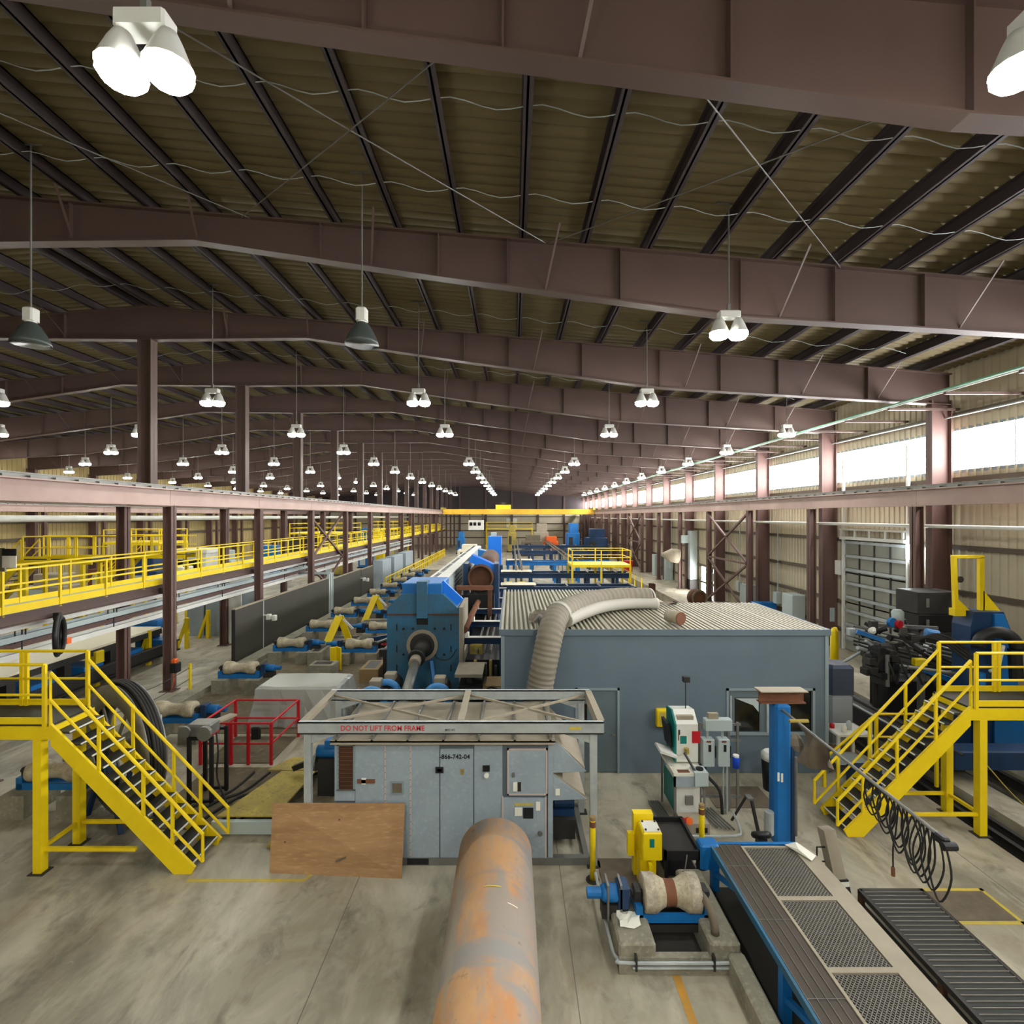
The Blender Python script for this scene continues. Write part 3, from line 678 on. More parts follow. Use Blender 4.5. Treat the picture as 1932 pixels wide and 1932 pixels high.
# plywood leaning on the unit
T = thing('plywood_sheet', 'brown plywood sheet leaning on the grey air unit', 'plywood', (-3.2, 9.3, 0))
a, b, c, d = V(-4.42, 9.33, .0), V(-1.98, 9.18, .0), V(-1.98, 9.47, 1.19), V(-4.42, 9.45, 1.2)
nn = (b-a).cross(d-a).normalized()*.019
part(T, 'sheet', MB().add([a, b, c, d, a-nn, b-nn, c-nn, d-nn], [(0, 1, 2, 3), (7, 6, 5, 4), (0, 4, 5, 1), (1, 5, 6, 2), (2, 6, 7, 3), (3, 7, 4, 0)]), 'plywood')
def onply(u, v, o=.004): return a+(b-a)*u+(d-a)*v+nn.normalized()*o
for (u0, v0, u1, v1, w) in ((.5, .2, .58, .27, .018),):
    p, q = onply(u0, v0), onply(u1, v1); part(T, 'scuff', MB().add([p+V(0, 0, w), p-V(0, 0, w), q-V(0, 0, w), q+V(0, 0, w)], [(0, 1, 2, 3)]), 'tarp_brown')
for (u, v) in ((.52, .8), (.11, .45)): part(T, 'knot', MB().disc(onply(u, v), nn, .018, 10), 'rust_beam')

# ------------------------------------------------------------------ stair platforms
def rail_run(P, pts, post_pts, r=.028, toe=True, z0=None):
    pass
def stair_platform(label, xb, xt, zt, y0, y1, xend, nt, posts, rail_y_far=None, legs=None, name='stair_platform', toe=True):
    s = 1 if xt > xb else -1      # climbing direction
    T = thing(name, label, 'stairs', (xb, y0, 0))
    def sx(t): return xb+(xt-xb)*t
    for y in (y0, y1):
        d = V(xt-xb, 0, zt).normalized(); up = V(-d.z*s, 0, abs(d.x))
        lo, hi = V(xb, y, .02), V(xt, y, zt)
        h = .26
        poly = [(xb-s*.02, 0), (xb+s*.30, 0), (xt, zt-.36), (xt, zt+.02), (xb-s*.09, .12)]
        q = part(T, 'stringer', MB().prism(poly, 'y', y-.025, y+.025), 'yellow')
        part(q, 'stringer_flange', MB().beam((xb+s*.3, y+.03, .0), (xt, y+.03, zt-.36), .09, .015), 'dust_metal')
    tm = mesh_of('tread', MB().box(-.14, .14, y0+.03, y1-.03, -.02, .02), 'grating_dark')
    nm = mesh_of('nosing', MB().box(-.15, -.13, y0+.03, y1-.03, .0, .024), 'white')
    bm_ = mesh_of('tread_bracket', MB().prism([(-.16, -.16), (.14, .0), (-.16, .0)] if s > 0 else [(.16, -.16), (-.14, .0), (.16, .0)], 'y', y1-.05, y1-.028), 'yellow')
    for i in range(nt):
        t = (i+.6)/(nt+.4); x = sx(t); z = zt*t+.02
        q = part_at(T, 'tread', tm, (x, 0, z)); 
        n_ = bpy.data.objects.new('nosing', nm); COL.objects.link(n_); n_.parent = q
        if s < 0: n_.rotation_euler = (0, 0, 0); n_.location = (.28, 0, 0)
        b_ = bpy.data.objects.new('tread_bracket', bm_); COL.objects.link(b_); b_.parent = q; b_.location = (0, 0, -.02)
    hr = .95
    for y in (y0, y1):
        xs = xb+s*.06 if False else xb-s*.22
        e0 = zt*((xs-xb)/(xt-xb))+hr; e1 = e0-.5
        part(T, 'handrail', MB().tube([(xs, y, e1), (xs, y, e0), (xt+s*.02, y, zt+hr), (xt+s*.02, y, zt-.05)], .03, 8), 'yellow')
        part(T, 'mid_rail', MB().tube([(xs, y, e1), (xt+s*.02, y, zt+hr-.5)], .024, 8), 'yellow')
        for t in posts:
            x = sx(t); part(T, 'rail_post', MB().box(x-.025, x+.025, y-.02, y+.02, zt*t-.02, zt*t+hr), 'yellow')
    # platform
    xa, xz = min(xt, xend), max(xt, xend)
    part(T, 'deck', MB().box(xa, xz, y0+.03, y1+.1, zt-.03, zt+.01), 'grating_dark')
    part(T, 'fascia', MB().box(xa, xz, y0-.02, y0+.03, zt-.26, zt-.03), 'yellow'); part(T, 'fascia', MB().box(xa, xz, y1+.07, y1+.12, zt-.26, zt-.03), 'yellow')
    part(T, 'fascia', MB().box(xt-.03, xt+.03, y0, y1, zt-.26, zt-.03), 'yellow')
    for y in (y0-.01, y1+.1):
        x_s = xt+s*.12
        part(T, 'platform_rail', MB().tube([(x_s, y, zt+1.1), (xend, y, zt+1.1)], .03, 8), 'yellow')
        part(T, 'platform_rail', MB().tube([(x_s, y, zt+.55), (xend, y, zt+.55)], .024, 8), 'yellow')
        part(T, 'toe_board', MB().box(min(x_s, xend), max(x_s, xend), y-.01, y+.01, zt+.02, zt+.14), 'yellow')
        xx = x_s; i = 0
        while (xx-xend)*s < 0:
            part(T, 'rail_post', MB().box(xx-.03, xx+.03, y-.025, y+.025, zt-.05, zt+1.1), 'yellow'); xx += s*(1.22 if i % 2 == 0 else .1); i += 1
    for (x, y) in legs:
        q = part(T, 'leg', MB().box(x-.075, x+.075, y-.075, y+.075, 0, zt-.26), 'yellow'); part(q, 'base_plate', MB().box(x-.14, x+.14, y-.12, y+.12, 0, .015), 'dark_steel')
    (lx, ly), (mx_, my) = legs[0], legs[1]
    part(T, 'tie_bar', MB().beam((lx, ly, .42), (mx_, my, .42), .06, .06), 'yellow')
    part(T, 'tie_bar', MB().beam((lx, ly, .42), (lx-s*1.75, ly, .42), .06, .06), 'yellow'); part(T, 'tie_bar', MB().beam((mx_, my, .42), (mx_-s*1.75, my, .42), .06, .06), 'yellow')
    return T
stair_platform('yellow steel stairs and platform at left with black grating treads', -5.85, -8.38, 2.7, 9.32, 10.16, -12.4, 12, (.13, .34, .66), legs=[(-8.62, 9.36), (-8.62, 10.2), (-11.5, 9.36), (-11.5, 10.2)])
stair_platform('yellow steel stairs and platform at right near the blue post', 6.83, 9.3, 2.62, 10.4, 11.2, 13.2, 12, (.12, .4, .72), legs=[(9.56, 10.45), (9.56, 11.25), (12.4, 10.45), (12.4, 11.25)])

# small yellow safety rail behind the right stairs
T = thing('guard_rail', 'low yellow guard rail sloping behind the right stairs', 'guard rail', (8.6, 12.2, 0))
part(T, 'top_rail', MB().tube([(7.3, 12.3, .5), (8.75, 12.3, 1.75), (10.2, 12.3, 1.75)], .03, 8), 'yellow')
part(T, 'mid_rail', MB().tube([(8.75, 12.3, 1.2), (10.2, 12.3, 1.2)], .025, 8), 'yellow')
for x, h in ((7.5, .66), (8.75, 1.75), (10.2, 1.75)): part(T, 'post', MB().box(x-.03, x+.03, 12.27, 12.33, 0, h), 'yellow')

# ------------------------------------------------------------------ grating walkway with blue frame
T = thing('grating_walkway', 'raised walkway of dark mesh panels on a blue frame', 'walkway', (4.2, 9, 0))
WZ = .75; WA, WB_ = 2.2, 9.0
part(T, 'edge_beam', MB().box(3.46, 3.5, WA, WB_, WZ-.1, WZ), 'blue_teal'); part(T, 'edge_angle', MB().box(3.46, 3.5, WA, WB_, WZ, WZ+.008), 'blue_teal')
part(T, 'end_beam', MB().box(3.3, 5.0, WB_, WB_+.06, WZ-.22, WZ-.01), 'blue')
part(T, 'end_box', MB().bev(3.28, 3.62, WB_-.1, WB_+.16, WZ-.4, WZ+.02, .03), 'blue')
for y in (8.9, 6.6, 4.6): 
    part(T, 'leg', MB().box(3.46, 3.58, y-.06, y+.06, 0, WZ-.1), 'blue'); part(T, 'leg', MB().box(4.85, 4.95, y-.06, y+.06, 0, WZ-.1), 'blue_dark')
    part(T, 'strut', MB().beam((3.52, y, .3), (3.52, y-.9, .66), .07, .07), 'blue')
# long bar grating on the left strip
for i in range(4):
    x = 3.52+i*.118; part(T, 'bar_grating', MB().box(x, x+.108, WA, WB_-.02, WZ-.03, WZ-.005), 'grating')
for i in range(5):
    x = 3.515+i*.118; part(T, 'bearing_bar', MB().box(x-.004, x+.004, WA, WB_-.02, WZ-.03, WZ+.004), 'steel')
for y in (8.42, 7.3, 6.1, 4.9): part(T, 'panel_seam', MB().box(3.52, 3.98, y-.004, y+.004, WZ-.01, WZ+.003), 'steel')
for i, (ya, yb) in enumerate(((7.72, 8.9), (6.5, 7.68), (5.28, 6.46), (4.06, 5.24), (2.84, 4.02))):
    q = part(T, 'mesh_panel', MB().box(4.02, 4.84, ya+.02, yb-.02, WZ-.03, WZ-.02), 'grating_dark')
    part(q, 'panel_border', MB().box(3.98, 4.02, ya-.02, yb+.02, WZ-.02, WZ+.008).box(4.02, 4.86, ya-.02, ya+.02, WZ-.02, WZ+.008).box(4.02, 4.86, yb-.02, yb+.02, WZ-.02, WZ+.008), 'dust_metal')
    mb = MB(); st = .055; L_ = yb-ya-.04; Wd = .82
    k = -L_
    while k < Wd:
        for sg in (1, -1):
            xa, xb2 = max(k, 0), min(k+L_, Wd)
            if xb2-xa > .02:
                u0, u1 = xa-k, xb2-k
                if sg > 0: p, q2 = (4.02+xa, ya+.02+u0), (4.02+xb2, ya+.02+u1)
                else: p, q2 = (4.84-xa, ya+.02+u0), (4.84-xb2, ya+.02+u1)
                mb.beam((p[0], p[1], WZ-.012), (q2[0], q2[1], WZ-.012), .009, .01)
        k += st
    part(q, 'mesh_strands', mb, 'strand', kind='stuff')
part(T, 'dark_floor_plate', MB().box(3.42, 5.08, WA, 8.95, 0, .015), 'pit'); part(T, 'side_plate', MB().box(4.86, 5.16, WA, 8.95, WZ-.06, WZ+.004), 'dust_metal')  # thin dark plate covering the floor beneath the walkway
part(T, 'side_plate', MB().box(5.1, 5.16, WA, 8.95, .1, WZ-.06), 'dark_steel')
single('plastic_sheeting', 'scrap of pale plastic sheeting at the far corner of the mesh walkway', 'plastic sheeting', MB().add([V(4.75, 8.93, .775), V(5.0, 8.98, .78), V(5.12, 8.62, .785), V(4.98, 8.5, .775), V(4.88, 8.7, .83), V(4.9, 8.86, .86)], [(0, 1, 5), (1, 2, 4, 5), (2, 3, 4), (3, 0, 5, 4)]), 'paper')

# low black slatted step
T = thing('slatted_step', 'low black slatted steel step on the floor at far right', 'step', (6.3, 8.5, 0))
SZ = .27
for x in (5.8, 6.83): part(T, 'side_rail', MB().box(x-.03, x+.03, 2.5, 8.55, SZ-.07, SZ+.01), 'dark_steel')
part(T, 'lower_rail', MB().box(5.77, 5.83, 2.5, 8.55, .04, .08), 'dark_steel'); part(T, 'end_rail', MB().box(5.8, 6.86, 8.5, 8.56, SZ-.07, SZ+.01), 'dark_steel')
for y in (8.5, 6.9, 5.3, 3.7): 
    for x in (5.8, 6.83): part(T, 'leg', MB().box(x-.035, x+.035, y-.04, y+.04, 0, SZ-.07), 'rust_dark')
sl = mesh_of('slat', MB().box(5.83, 6.8, -.032, .03, SZ-.03, SZ+.002), 'grating_dark'); se = mesh_of('slat_edge', MB().box(5.83, 6.8, .026, .036, SZ-.03, SZ+.014), 'strand')
for i in range(68):
    y = 8.45-.087*i; q = part_at(T, 'slat', sl, (0, y, 0)); e = bpy.data.objects.new('slat_edge', se); COL.objects.link(e); e.parent = q

# ------------------------------------------------------------------ roller stations
def roller_rings(xc, y, z, w, r):
    p = [(-.5, .4), (-.5, .95), (-.48, 1), (-.27, .97), (-.22, .86), (-.12, .7), (0, .66), (.12, .7), (.22, .86), (.27, .97), (.48, 1), (.5, .95), (.5, .4)]
    return [((xc+a*w, y, z), b*r) for a, b in p]
def roller_stand(label, X, Y, w=1.1, r=.24, z=.75, group=None, plinth=True, motor=1):
    T = thing('roller_stand', label, 'roller stand', (X, Y, 0), group)
    q = part(T, 'roller', MB().rings(roller_rings(X, Y, z, w, r), 20), 'roller', True)
    part(q, 'shaft', MB().cyl((X-w*.7, Y, z), (X+w*.7, Y, z), .05, n=10), 'dark_steel')
    part(T, 'cradle', MB().box(X-w*.66, X+w*.66, Y-.2, Y-.14, z-.34, z-.2).box(X-w*.66, X+w*.66, Y+.14, Y+.2, z-.34, z-.2).box(X-w*.66, X-w*.54, Y-.2, Y+.2, z-.34, z-.08).box(X+w*.54, X+w*.66, Y-.2, Y+.2, z-.34, z-.08), 'blue')
    for s in (-1, 1): part(T, 'bearing', MB().bev(X+s*w*.6-.06, X+s*w*.6+.06, Y-.1, Y+.1, z-.1, z+.1, .02), 'dark_steel')
    if plinth:
        part(T, 'plinth', MB().box(X-w*.75, X-w*.3, Y-.45, Y+.45, 0, z-.34), 'concrete'); part(T, 'plinth', MB().box(X+w*.3, X+w*.75, Y-.45, Y+.45, 0, z-.34), 'concrete')
    if motor:
        s = motor
        m_ = part(T, 'motor', MB().rings([((X+s*(w*.66+.12), Y, z), .13), ((X+s*(w*.66+.45), Y, z), .13), ((X+s*(w*.66+.5), Y, z), .1)], 14), 'blue', True)
        part(m_, 'gearbox', MB().bev(X+s*(w*.66+.14)-.12, X+s*(w*.66+.14)+.06, Y-.14, Y+.14, z-.16, z+.16), 'blue_dark'); part(m_, 'fan_cover', MB().cyl((X+s*(w*.66+.5), Y, z), (X+s*(w*.66+.72), Y, z), .08, n=12), 'blue')
        part(T, 'motor_bracket', MB().box(X+s*(w*.66+.3)-.2, X+s*(w*.66+.3)+.2, Y-.1, Y+.1, z-.34, z-.13), 'dark_steel')
    return T
# foreground station
RXc, RY, RZ = 2.45, 7.95, .66
FR = roller_stand('dirty waisted roller in a blue cradle beside the mesh walkway, nearest of all', RXc, RY, .86, .27, RZ, 'roller stands', False, -1)
part(FR, 'rust_band', MB().rings([((RXc-.1, RY, RZ), .189), ((RXc, RY, RZ), .181), ((RXc+.06, RY, RZ), .185)], 20, False), 'rust_beam', True)
for xx in (-.42, .26): part(FR, 'worn_rim', MB().rings([((RXc+xx, RY, RZ), .272), ((RXc+xx+.16, RY, RZ), .272)], 20, False), 'worn_white', True)
for xx in (-.78, -.98): part(FR, 'coupling_plate', MB().box(RXc+xx-.015, RXc+xx+.015, RY-.14, RY+.14, RZ-.34, RZ+.2), 'steel')
T = thing('concrete_foundation', 'raised concrete foundation under the nearest blue cradle roller', 'foundation', (2.4, 7.9, 0))
part(T, 'block', MB().bev(1.52, 2.05, 7.28, 8.3, 0, .42, .03), 'concrete'); part(T, 'block', MB().bev(2.82, 3.26, 7.28, 8.85, 0, .42, .03), 'concrete')
part(T, 'front_curb', MB().box(1.52, 3.26, 7.26, 7.36, 0, .24), 'concrete')
part(T, 'pit_floor', MB().box(2.05, 2.82, 7.36, 8.68, .0, .03), 'pit')
part(T, 'support_beam', MB().box(2.0, 2.9, 7.75, 7.85, .2, .34), 'dark_steel'); part(T, 'support_beam', MB().box(1.95, 2.95, 8.05, 8.15, .2, .34), 'dark_steel')
part(T, 'conduit', MB().tube([(1.45, 8.9, .3), (1.45, 7.6, .22), (1.5, 7.3, .2), (1.65, 7.22, .2), (3.25, 7.22, .2)], .025, 8, 4), 'galv'); part(T, 'conduit', MB().tube([(1.7, 7.22, .13), (3.25, 7.22, .13)], .022, 8), 'galv')
for x in (1.75, 2.85): part(T, 'conduit_clamp', MB().box(x-.015, x+.015, 7.19, 7.27, .1, .3), 'dark_steel')
single('tyre_piece', 'piece of worn tyre standing beside the nearest roller', 'tyre', MB().torus((2.9, 7.75, .42), (1, .2, 0), .3, .06, 14, 8, .0, PI), 'tarp_brown', smooth=True)
single('crumpled_foil', 'crumpled white sheet on the concrete block by the roller', 'litter', MB().add([V(1.6+.33*(i/5)+random.uniform(-.02, .02), 7.55+.3*(j/4)+random.uniform(-.02, .02), .43+random.uniform(0, .045)) for j in range(5) for i in range(6)], [(j*6+i, j*6+i+1, j*6+i+7, j*6+i+6) for j in range(4) for i in range(5)]), 'paper')
single('concrete_curb', 'long pale concrete curb running beside the blue walkway frame', 'curb', MB().bev(3.06, 3.3, 2.0, 7.3, 0, .3, .03), 'concrete')
T = thing('floor_rails', 'pair of thin rails on the floor between roller and walkway', 'rails', (3.35, 9, 0))
for x in (3.31, 3.38): part(T, 'rail', MB().box(x-.012, x+.012, 7.4, 10.2, 0, .05), 'steel')

# yellow limit box and black tray
T = thing('control_post', 'bright yellow control post with a white cover plate beside the black tray', 'control post', (2.35, 9.1, 0))
part(T, 'column', MB().box(2.2, 2.55, 9.25, 9.4, .02, 1.12), 'yellow'); part(T, 'box', MB().bev(2.26, 2.6, 8.85, 9.22, .55, 1.02, .02), 'yellow')
part(T, 'foot', MB().box(2.24, 2.52, 8.95, 9.2, .02, .5), 'yellow'); part(T, 'rib', MB().box(2.36, 2.42, 8.8, 8.95, 0, .5), 'yellow')
c_ = part(T, 'cover_plate', MB().box(2.3, 2.58, 8.88, 9.2, 1.022, 1.035), 'white')
for x, y in ((2.33, 8.92), (2.55, 8.92), (2.33, 9.16), (2.55, 9.16)): part(c_, 'knob', MB().cyl((x, y, 1.03), (x, y, 1.055), .018, n=8), 'black')
part(T, 'marker', MB().box(2.38, 2.46, 8.838, 8.85, .78, .92), 'teal'); part(T, 'bracket', MB().box(2.08, 2.2, 9.2, 9.3, .4, .8), 'yellow'); part(T, 'base_plate', MB().box(1.6, 2.64, 8.72, 9.7, 0, .02), 'tarp_brown')
T = thing('drip_tray', 'black steel tray on legs beside the yellow control post', 'tray', (2.9, 9.3, 0))
part(T, 'pan', MB().box(2.68, 3.28, 8.95, 9.95, .55, .57), 'dark_steel')
for (a_, b_, c2, d2) in ((2.66, 2.7, 8.93, 9.97), (3.26, 3.3, 8.93, 9.97), (2.66, 3.3, 8.93, 8.97), (2.66, 3.3, 9.93, 9.97)): part(T, 'rim', MB().box(a_, b_, c2, d2, .5, .66), 'black')
for x in (2.7, 3.26):
    for y in (8.97, 9.93): part(T, 'leg', MB().box(x-.025, x+.025, y-.025, y+.025, .02, .5), 'black')
part(T, 'shelf', MB().box(2.7, 3.26, 8.97, 9.93, .2, .22), 'black'); part(T, 'chain', MB().tube([(3.05, 8.92, .6), (2.98, 8.86, .3), (2.9, 8.84, .04)], .012, 6, 3), 'steel')

# bollards
for (x, y, h, lab) in ((1.44, 9.14, 1.08, 'slim yellow bollard at the right corner of the grey air unit'), (3.52, 9.5, 1.1, 'slim yellow bollard at the head of the mesh walkway')):
    T = thing('bollard', lab, 'bollard', (x, y, 0), 'slim yellow bollards')
    part(T, 'pipe', MB().rings([((x, y, 0), .05), ((x, y, h-.02), .05), ((x, y, h+.02), .03)], 12), 'yellow', True); part(T, 'cap', MB().cyl((x, y, h), (x, y, h+.06), .055, n=12), 'wood'); part(T, 'foot', MB().cyl((x, y, 0), (x, y, .02), .12, n=12), 'dark_steel')
    part(T, 'band', MB().cyl((x, y, h-.12), (x, y, h-.02), .057, n=12), 'rust_beam')

# ------------------------------------------------------------------ blue post with boom and cable loops
T = thing('jib_post', 'tall blue steel post with a brown cross beam on top', 'post', (5.4, 10.3, 0))
part(T, 'post', MB().bev(5.22, 5.55, 10.15, 10.45, 0, 2.76, .05), 'blue'); part(T, 'side_channel', MB().box(5.56, 5.64, 10.2, 10.4, 0, 1.9), 'blue_dark')
b_ = part(T, 'cross_beam', MB().ibeam((4.96, 10.3, 2.88), (5.86, 10.3, 2.88), .2, .24, .025), 'rust_beam'); part(b_, 'beam_cover', MB().box(4.94, 5.88, 10.15, 10.45, 3.0, 3.02), 'dust_metal')
part(T, 'conduit', MB().cyl((5.6, 10.1, .2), (5.6, 10.1, 1.75), .03, n=8), 'steel'); part(T, 'sign_plate', MB().box(5.26, 5.3, 10.14, 10.15, 1.25, 1.42), 'paper'); part(T, 'sign_plate', MB().box(5.33, 5.37, 10.14, 10.15, 1.23, 1.4), 'paper')
part(T, 'junction_box', MB().cyl((5.12, 10.2, .18), (5.12, 10.2, .62), .09, n=12), 'galv')
T = thing('cable_boom', 'steel boom reaching forward with hanging black cable loops', 'cable boom', (5.36, 10.2, 2.6))
part(T, 'boom', MB().cyl((5.36, 10.2, 2.66), (5.36, 6.45, 2.5), .025, n=8), 'steel'); part(T, 'boom_head', MB().bev(5.31, 5.41, 6.3, 6.47, 2.43, 2.53, .02), 'black'); part(T, 'head_roller', MB().cyl((5.28, 6.28, 2.45), (5.44, 6.28, 2.45), .05, n=12), 'black')
for i in range(16):
    y = 7.75-i*.082; dp = .42+.4*(i/15)+random.uniform(-.04, .04); wv = random.uniform(-.06, .06); y2 = y-.15+random.uniform(-.02, .02)
    zc = 2.5+(y-6.45)*.043
    part(T, 'cable_loop', MB().tube([(5.36, y, zc), (5.33+wv, y+.05, zc-dp*.55), (5.36+wv, (y+y2)/2, zc-dp), (5.4+wv, y2-.05, zc-dp*.55), (5.36, y2, zc)], .012, 6, 5), 'rubber')
part(T, 'cable_tail', MB().tube([(5.36, 7.1, 2.52), (5.36, 7.15, 2.1), (5.3, 7.12, 1.9), (5.3, 7.12, 1.62)], .012, 6, 4), 'rubber'); part(T, 'plug', MB().cyl((5.3, 7.12, 1.5), (5.3, 7.12, 1.62), .025, n=8), 'rust_beam')
# draped sheet on the boom
T = thing('draped_sheet', 'brown dusty sheet hanging from the boom beside the right stairs', 'sheet', (5.4, 9.2, 2.0))
mb = MB(); nu, nv = 12, 10
for j in range(nv+1):
    for i in range(nu+1):
        u, v = i/nu, j/nv
        y = 9.6-.85*u; z = 2.62-.03*u-(.16+.48*math.sin(PI*(.12+.8*u))+.05*math.sin(9*u))*v
        mb.v.append((5.38+.16*math.sin(7*u+2*v)*v+.09*math.sin(17*u+v)*v, y, z))
for j in range(nv):
    for i in range(nu): mb.f.append((j*(nu+1)+i, j*(nu+1)+i+1, (j+1)*(nu+1)+i+1, (j+1)*(nu+1)+i))
mb2 = MB(); mb2.add(mb.v+[(x+.012, y, z) for x, y, z in mb.v], mb.f+[tuple(q+len(mb.v) for q in reversed(f_)) for f_ in mb.f])
part(T, 'cloth', mb2, 'tarp_brown', True)
part(T, 'clip', MB().cyl((5.2, 9.6, 2.66), (5.55, 9.6, 2.66), .035, n=8), 'yellow_worn'); part(T, 'wrapped_fan', MB().rings([((5.36, 9.68, 2.4), .03), ((5.36, 9.66, 2.32), .09), ((5.37, 9.64, 2.2), .12), ((5.38, 9.62, 2.08), .06)], 9), 'duct_skin')
# leaning brown box beam at the walkway
T = thing('box_post', 'leaning tan box post beside the far end of the mesh walkway', 'post', (5.75, 9.0, 0))
part(T, 'shaft', MB().beam((5.62, 8.75, .02), (5.52, 9.0, 1.02), .2, .22, (0, 1, 0)), 'dust_metal'); part(T, 'shoe', MB().beam((5.625, 8.735, .0), (5.6, 8.8, .3), .22, .24, (0, 1, 0)), 'dark_steel'); part(T, 'label_plate', MB().beam((5.615, 8.62, .26), (5.61, 8.63, .33), .14, .01, (0, 1, 0)), 'paper')
part(T, 'handle', MB().tube([(5.44, 8.9, .75), (5.3, 8.9, .75), (5.3, 8.9, .5), (5.44, 8.9, .5)], .014, 6), 'black')
for i, (x, y, s, m) in enumerate(((5.68-.35, 9.55, .1, 'black'), (5.5, 9.3, .12, 'blue_dark'), (5.42, 9.15, .09, 'paper'), (5.35, 9.5, .07, 'rubber'))):
    single('air_tool', ['small black air motor at the foot of the blue post', 'dark blue valve block beside the mesh walkway', 'pale filter cup beside the mesh walkway', 'small rubber coupling by the blue post'][i], 'fitting', MB().rings([((x-s, y, s), s*.6), ((x-.6*s, y, s), s), ((x+.7*s, y, s), s), ((x+s, y, s), s*.5)], 12), m, smooth=True)
single('rubber_wheel', 'black rubber wheel lying behind the walkway head', 'wheel', MB().torus((4.6, 9.45, .62), (0, .6, 1), .12, .06, 16, 8).disc((4.6, 9.45, .62), (0, .6, 1), .12, 16), 'black', smooth=True)
single('wheel_stand', 'dark steel stub stand under the rubber wheel', 'stand', MB().box(4.52, 4.68, 9.38, 9.52, 0, .58), 'dark_steel')
# ------------------------------------------------------------------ grey control building
T = thing('control_building', 'blue grey flat roofed control room building in the middle of the hall', 'building', (3.9, 12.95, 0))
BX0, BX1, BY0, BZ = -.28, 8.0, 12.95, 3.55
# front wall with openings for the door and window
wall = MB()
wx0, wx1, wz0, wz1 = 5.42, 7.66, .98, 2.15
dx0, dx1, dz = 1.6, 2.72, 2.16
for (a, b, c, d) in ((BX0, dx0, 0, BZ), (dx0, dx1, dz, BZ), (dx1, wx0, 0, BZ), (wx0, wx1, 0, wz0), (wx0, wx1, wz1, BZ), (wx1, BX1, 0, BZ)): wall.box(a, b, BY0, BY0+.12, c, d)
part(T, 'front_wall', wall, 'building_grey')
part(T, 'side_wall', MB().box(BX0, BX0+.12, BY0+.12, 20, 0, BZ), 'building_grey'); part(T, 'side_wall', MB().box(BX1-.12, BX1, BY0+.12, 17, 0, BZ), 'building_grey')
part(T, 'rear_wall', MB().box(BX0, 3.6, 19.9, 20, 0, BZ), 'building_grey'); part(T, 'rear_wall', MB().box(3.5, BX1, 16.9, 17, 0, BZ), 'building_grey'); part(T, 'rear_wall', MB().box(3.5, 3.6, 17, 20, 0, BZ), 'building_grey')
part(T, 'room_floor', MB().box(BX0+.12, BX1-.12, BY0+.12, 16.9, 0, .03), 'dark_steel')
part(T, 'eave_trim', MB().box(BX0-.04, BX1+.04, BY0-.05, BY0+.0, BZ-.06, BZ+.09), 'building_grey'); part(T, 'eave_trim', MB().box(BX0-.05, BX0, BY0, 20, BZ-.06, BZ+.09), 'building_grey'); part(T, 'eave_trim', MB().box(BX1, BX1+.05, BY0, 17, BZ-.06, BZ+.09), 'building_grey')
for x in (BX0, BX1-.09): part(T, 'corner_trim', MB().box(x, x+.09, BY0-.02, BY0, 0, BZ-.06), 'trim_grey')
# corrugated roof sheets, ribs running away from the viewer
def corr(xa, xb, ya, yb, p=.125):
    mb = MB(); pts = []; x = xa
    while x < xb-.01:
        pts += [(x, 0), (x+p*.45, 0), (x+p*.52, -.075), (x+p*.93, -.075)]; x += p
    pts.append((xb, 0))
    for x, z in pts: mb.v += [(x, ya, BZ+.085+z), (x, yb, BZ+.085+z)]
    for j in range(len(pts)-1): mb.f.append((2*j, 2*j+2, 2*j+3, 2*j+1))
    return mb
n = 9; w = (BX1-BX0)/n
for i in range(n): part(T, 'roof_sheet', corr(BX0+w*i, BX0+w*(i+1), BY0-.03, 20 if BX0+w*(i+.5) < 3.6 else 17), 'roof_metal')
# door
dr = part(T, 'door', MB().box(dx0+.06, dx1-.06, BY0+.02, BY0+.07, .02, dz-.06), 'door_grey')
part(dr, 'vision_pane', MB().box(dx0+.12, dx0+.3, BY0+.01, BY0+.025, 1.3, 1.75), 'glass_dark'); part(dr, 'door_handle', MB().box(dx1-.2, dx1-.1, BY0-.02, BY0+.02, .95, 1.0), 'steel')
part(T, 'door_frame', MB().box(dx0, dx0+.06, BY0-.02, BY0+.1, 0, dz).box(dx1-.06, dx1, BY0-.02, BY0+.1, 0, dz).box(dx0, dx1, BY0-.02, BY0+.1, dz-.06, dz), 'trim_grey')
# window
wf = part(T, 'window_frame', MB().box(wx0, wx0+.06, BY0-.02, BY0+.1, wz0, wz1).box(wx1-.06, wx1, BY0-.02, BY0+.1, wz0, wz1).box(wx0, wx1, BY0-.02, BY0+.1, wz1-.06, wz1).box(wx0, wx1, BY0-.05, BY0+.1, wz0, wz0+.05), 'trim_grey')
part(wf, 'blank_panel', MB().box(wx0+.06, wx0+.22, BY0+.03, BY0+.05, wz0, wz1-.06), 'door_grey'); part(wf, 'blank_panel', MB().box(wx0+.22, wx0+.9, BY0+.03, BY0+.05, wz1-.25, wz1-.06), 'door_grey'); part(wf, 'blank_panel', MB().box(wx0+.86, wx0+1.2, BY0+.03, BY0+.05, wz0, wz1-.06), 'door_grey')
part(wf, 'pane', MB().box(wx0+.22, wx0+.86, BY0+.05, BY0+.06, wz0+.05, wz1-.25), 'glass_dark'); part(wf, 'pane', MB().box(wx0+1.2, wx1-.06, BY0+.05, BY0+.06, wz0+.05, wz1-.06), 'glass_dark')
part(wf, 'torn_blind', MB().add([V(wx0+.24, BY0+.04, wz1-.27), V(wx0+.84, BY0+.04, wz1-.27), V(wx0+.84, BY0+.045, wz1-.62), V(wx0+.7, BY0+.045, wz1-.45)], [(0, 3, 2, 1)]), 'panel_grey')
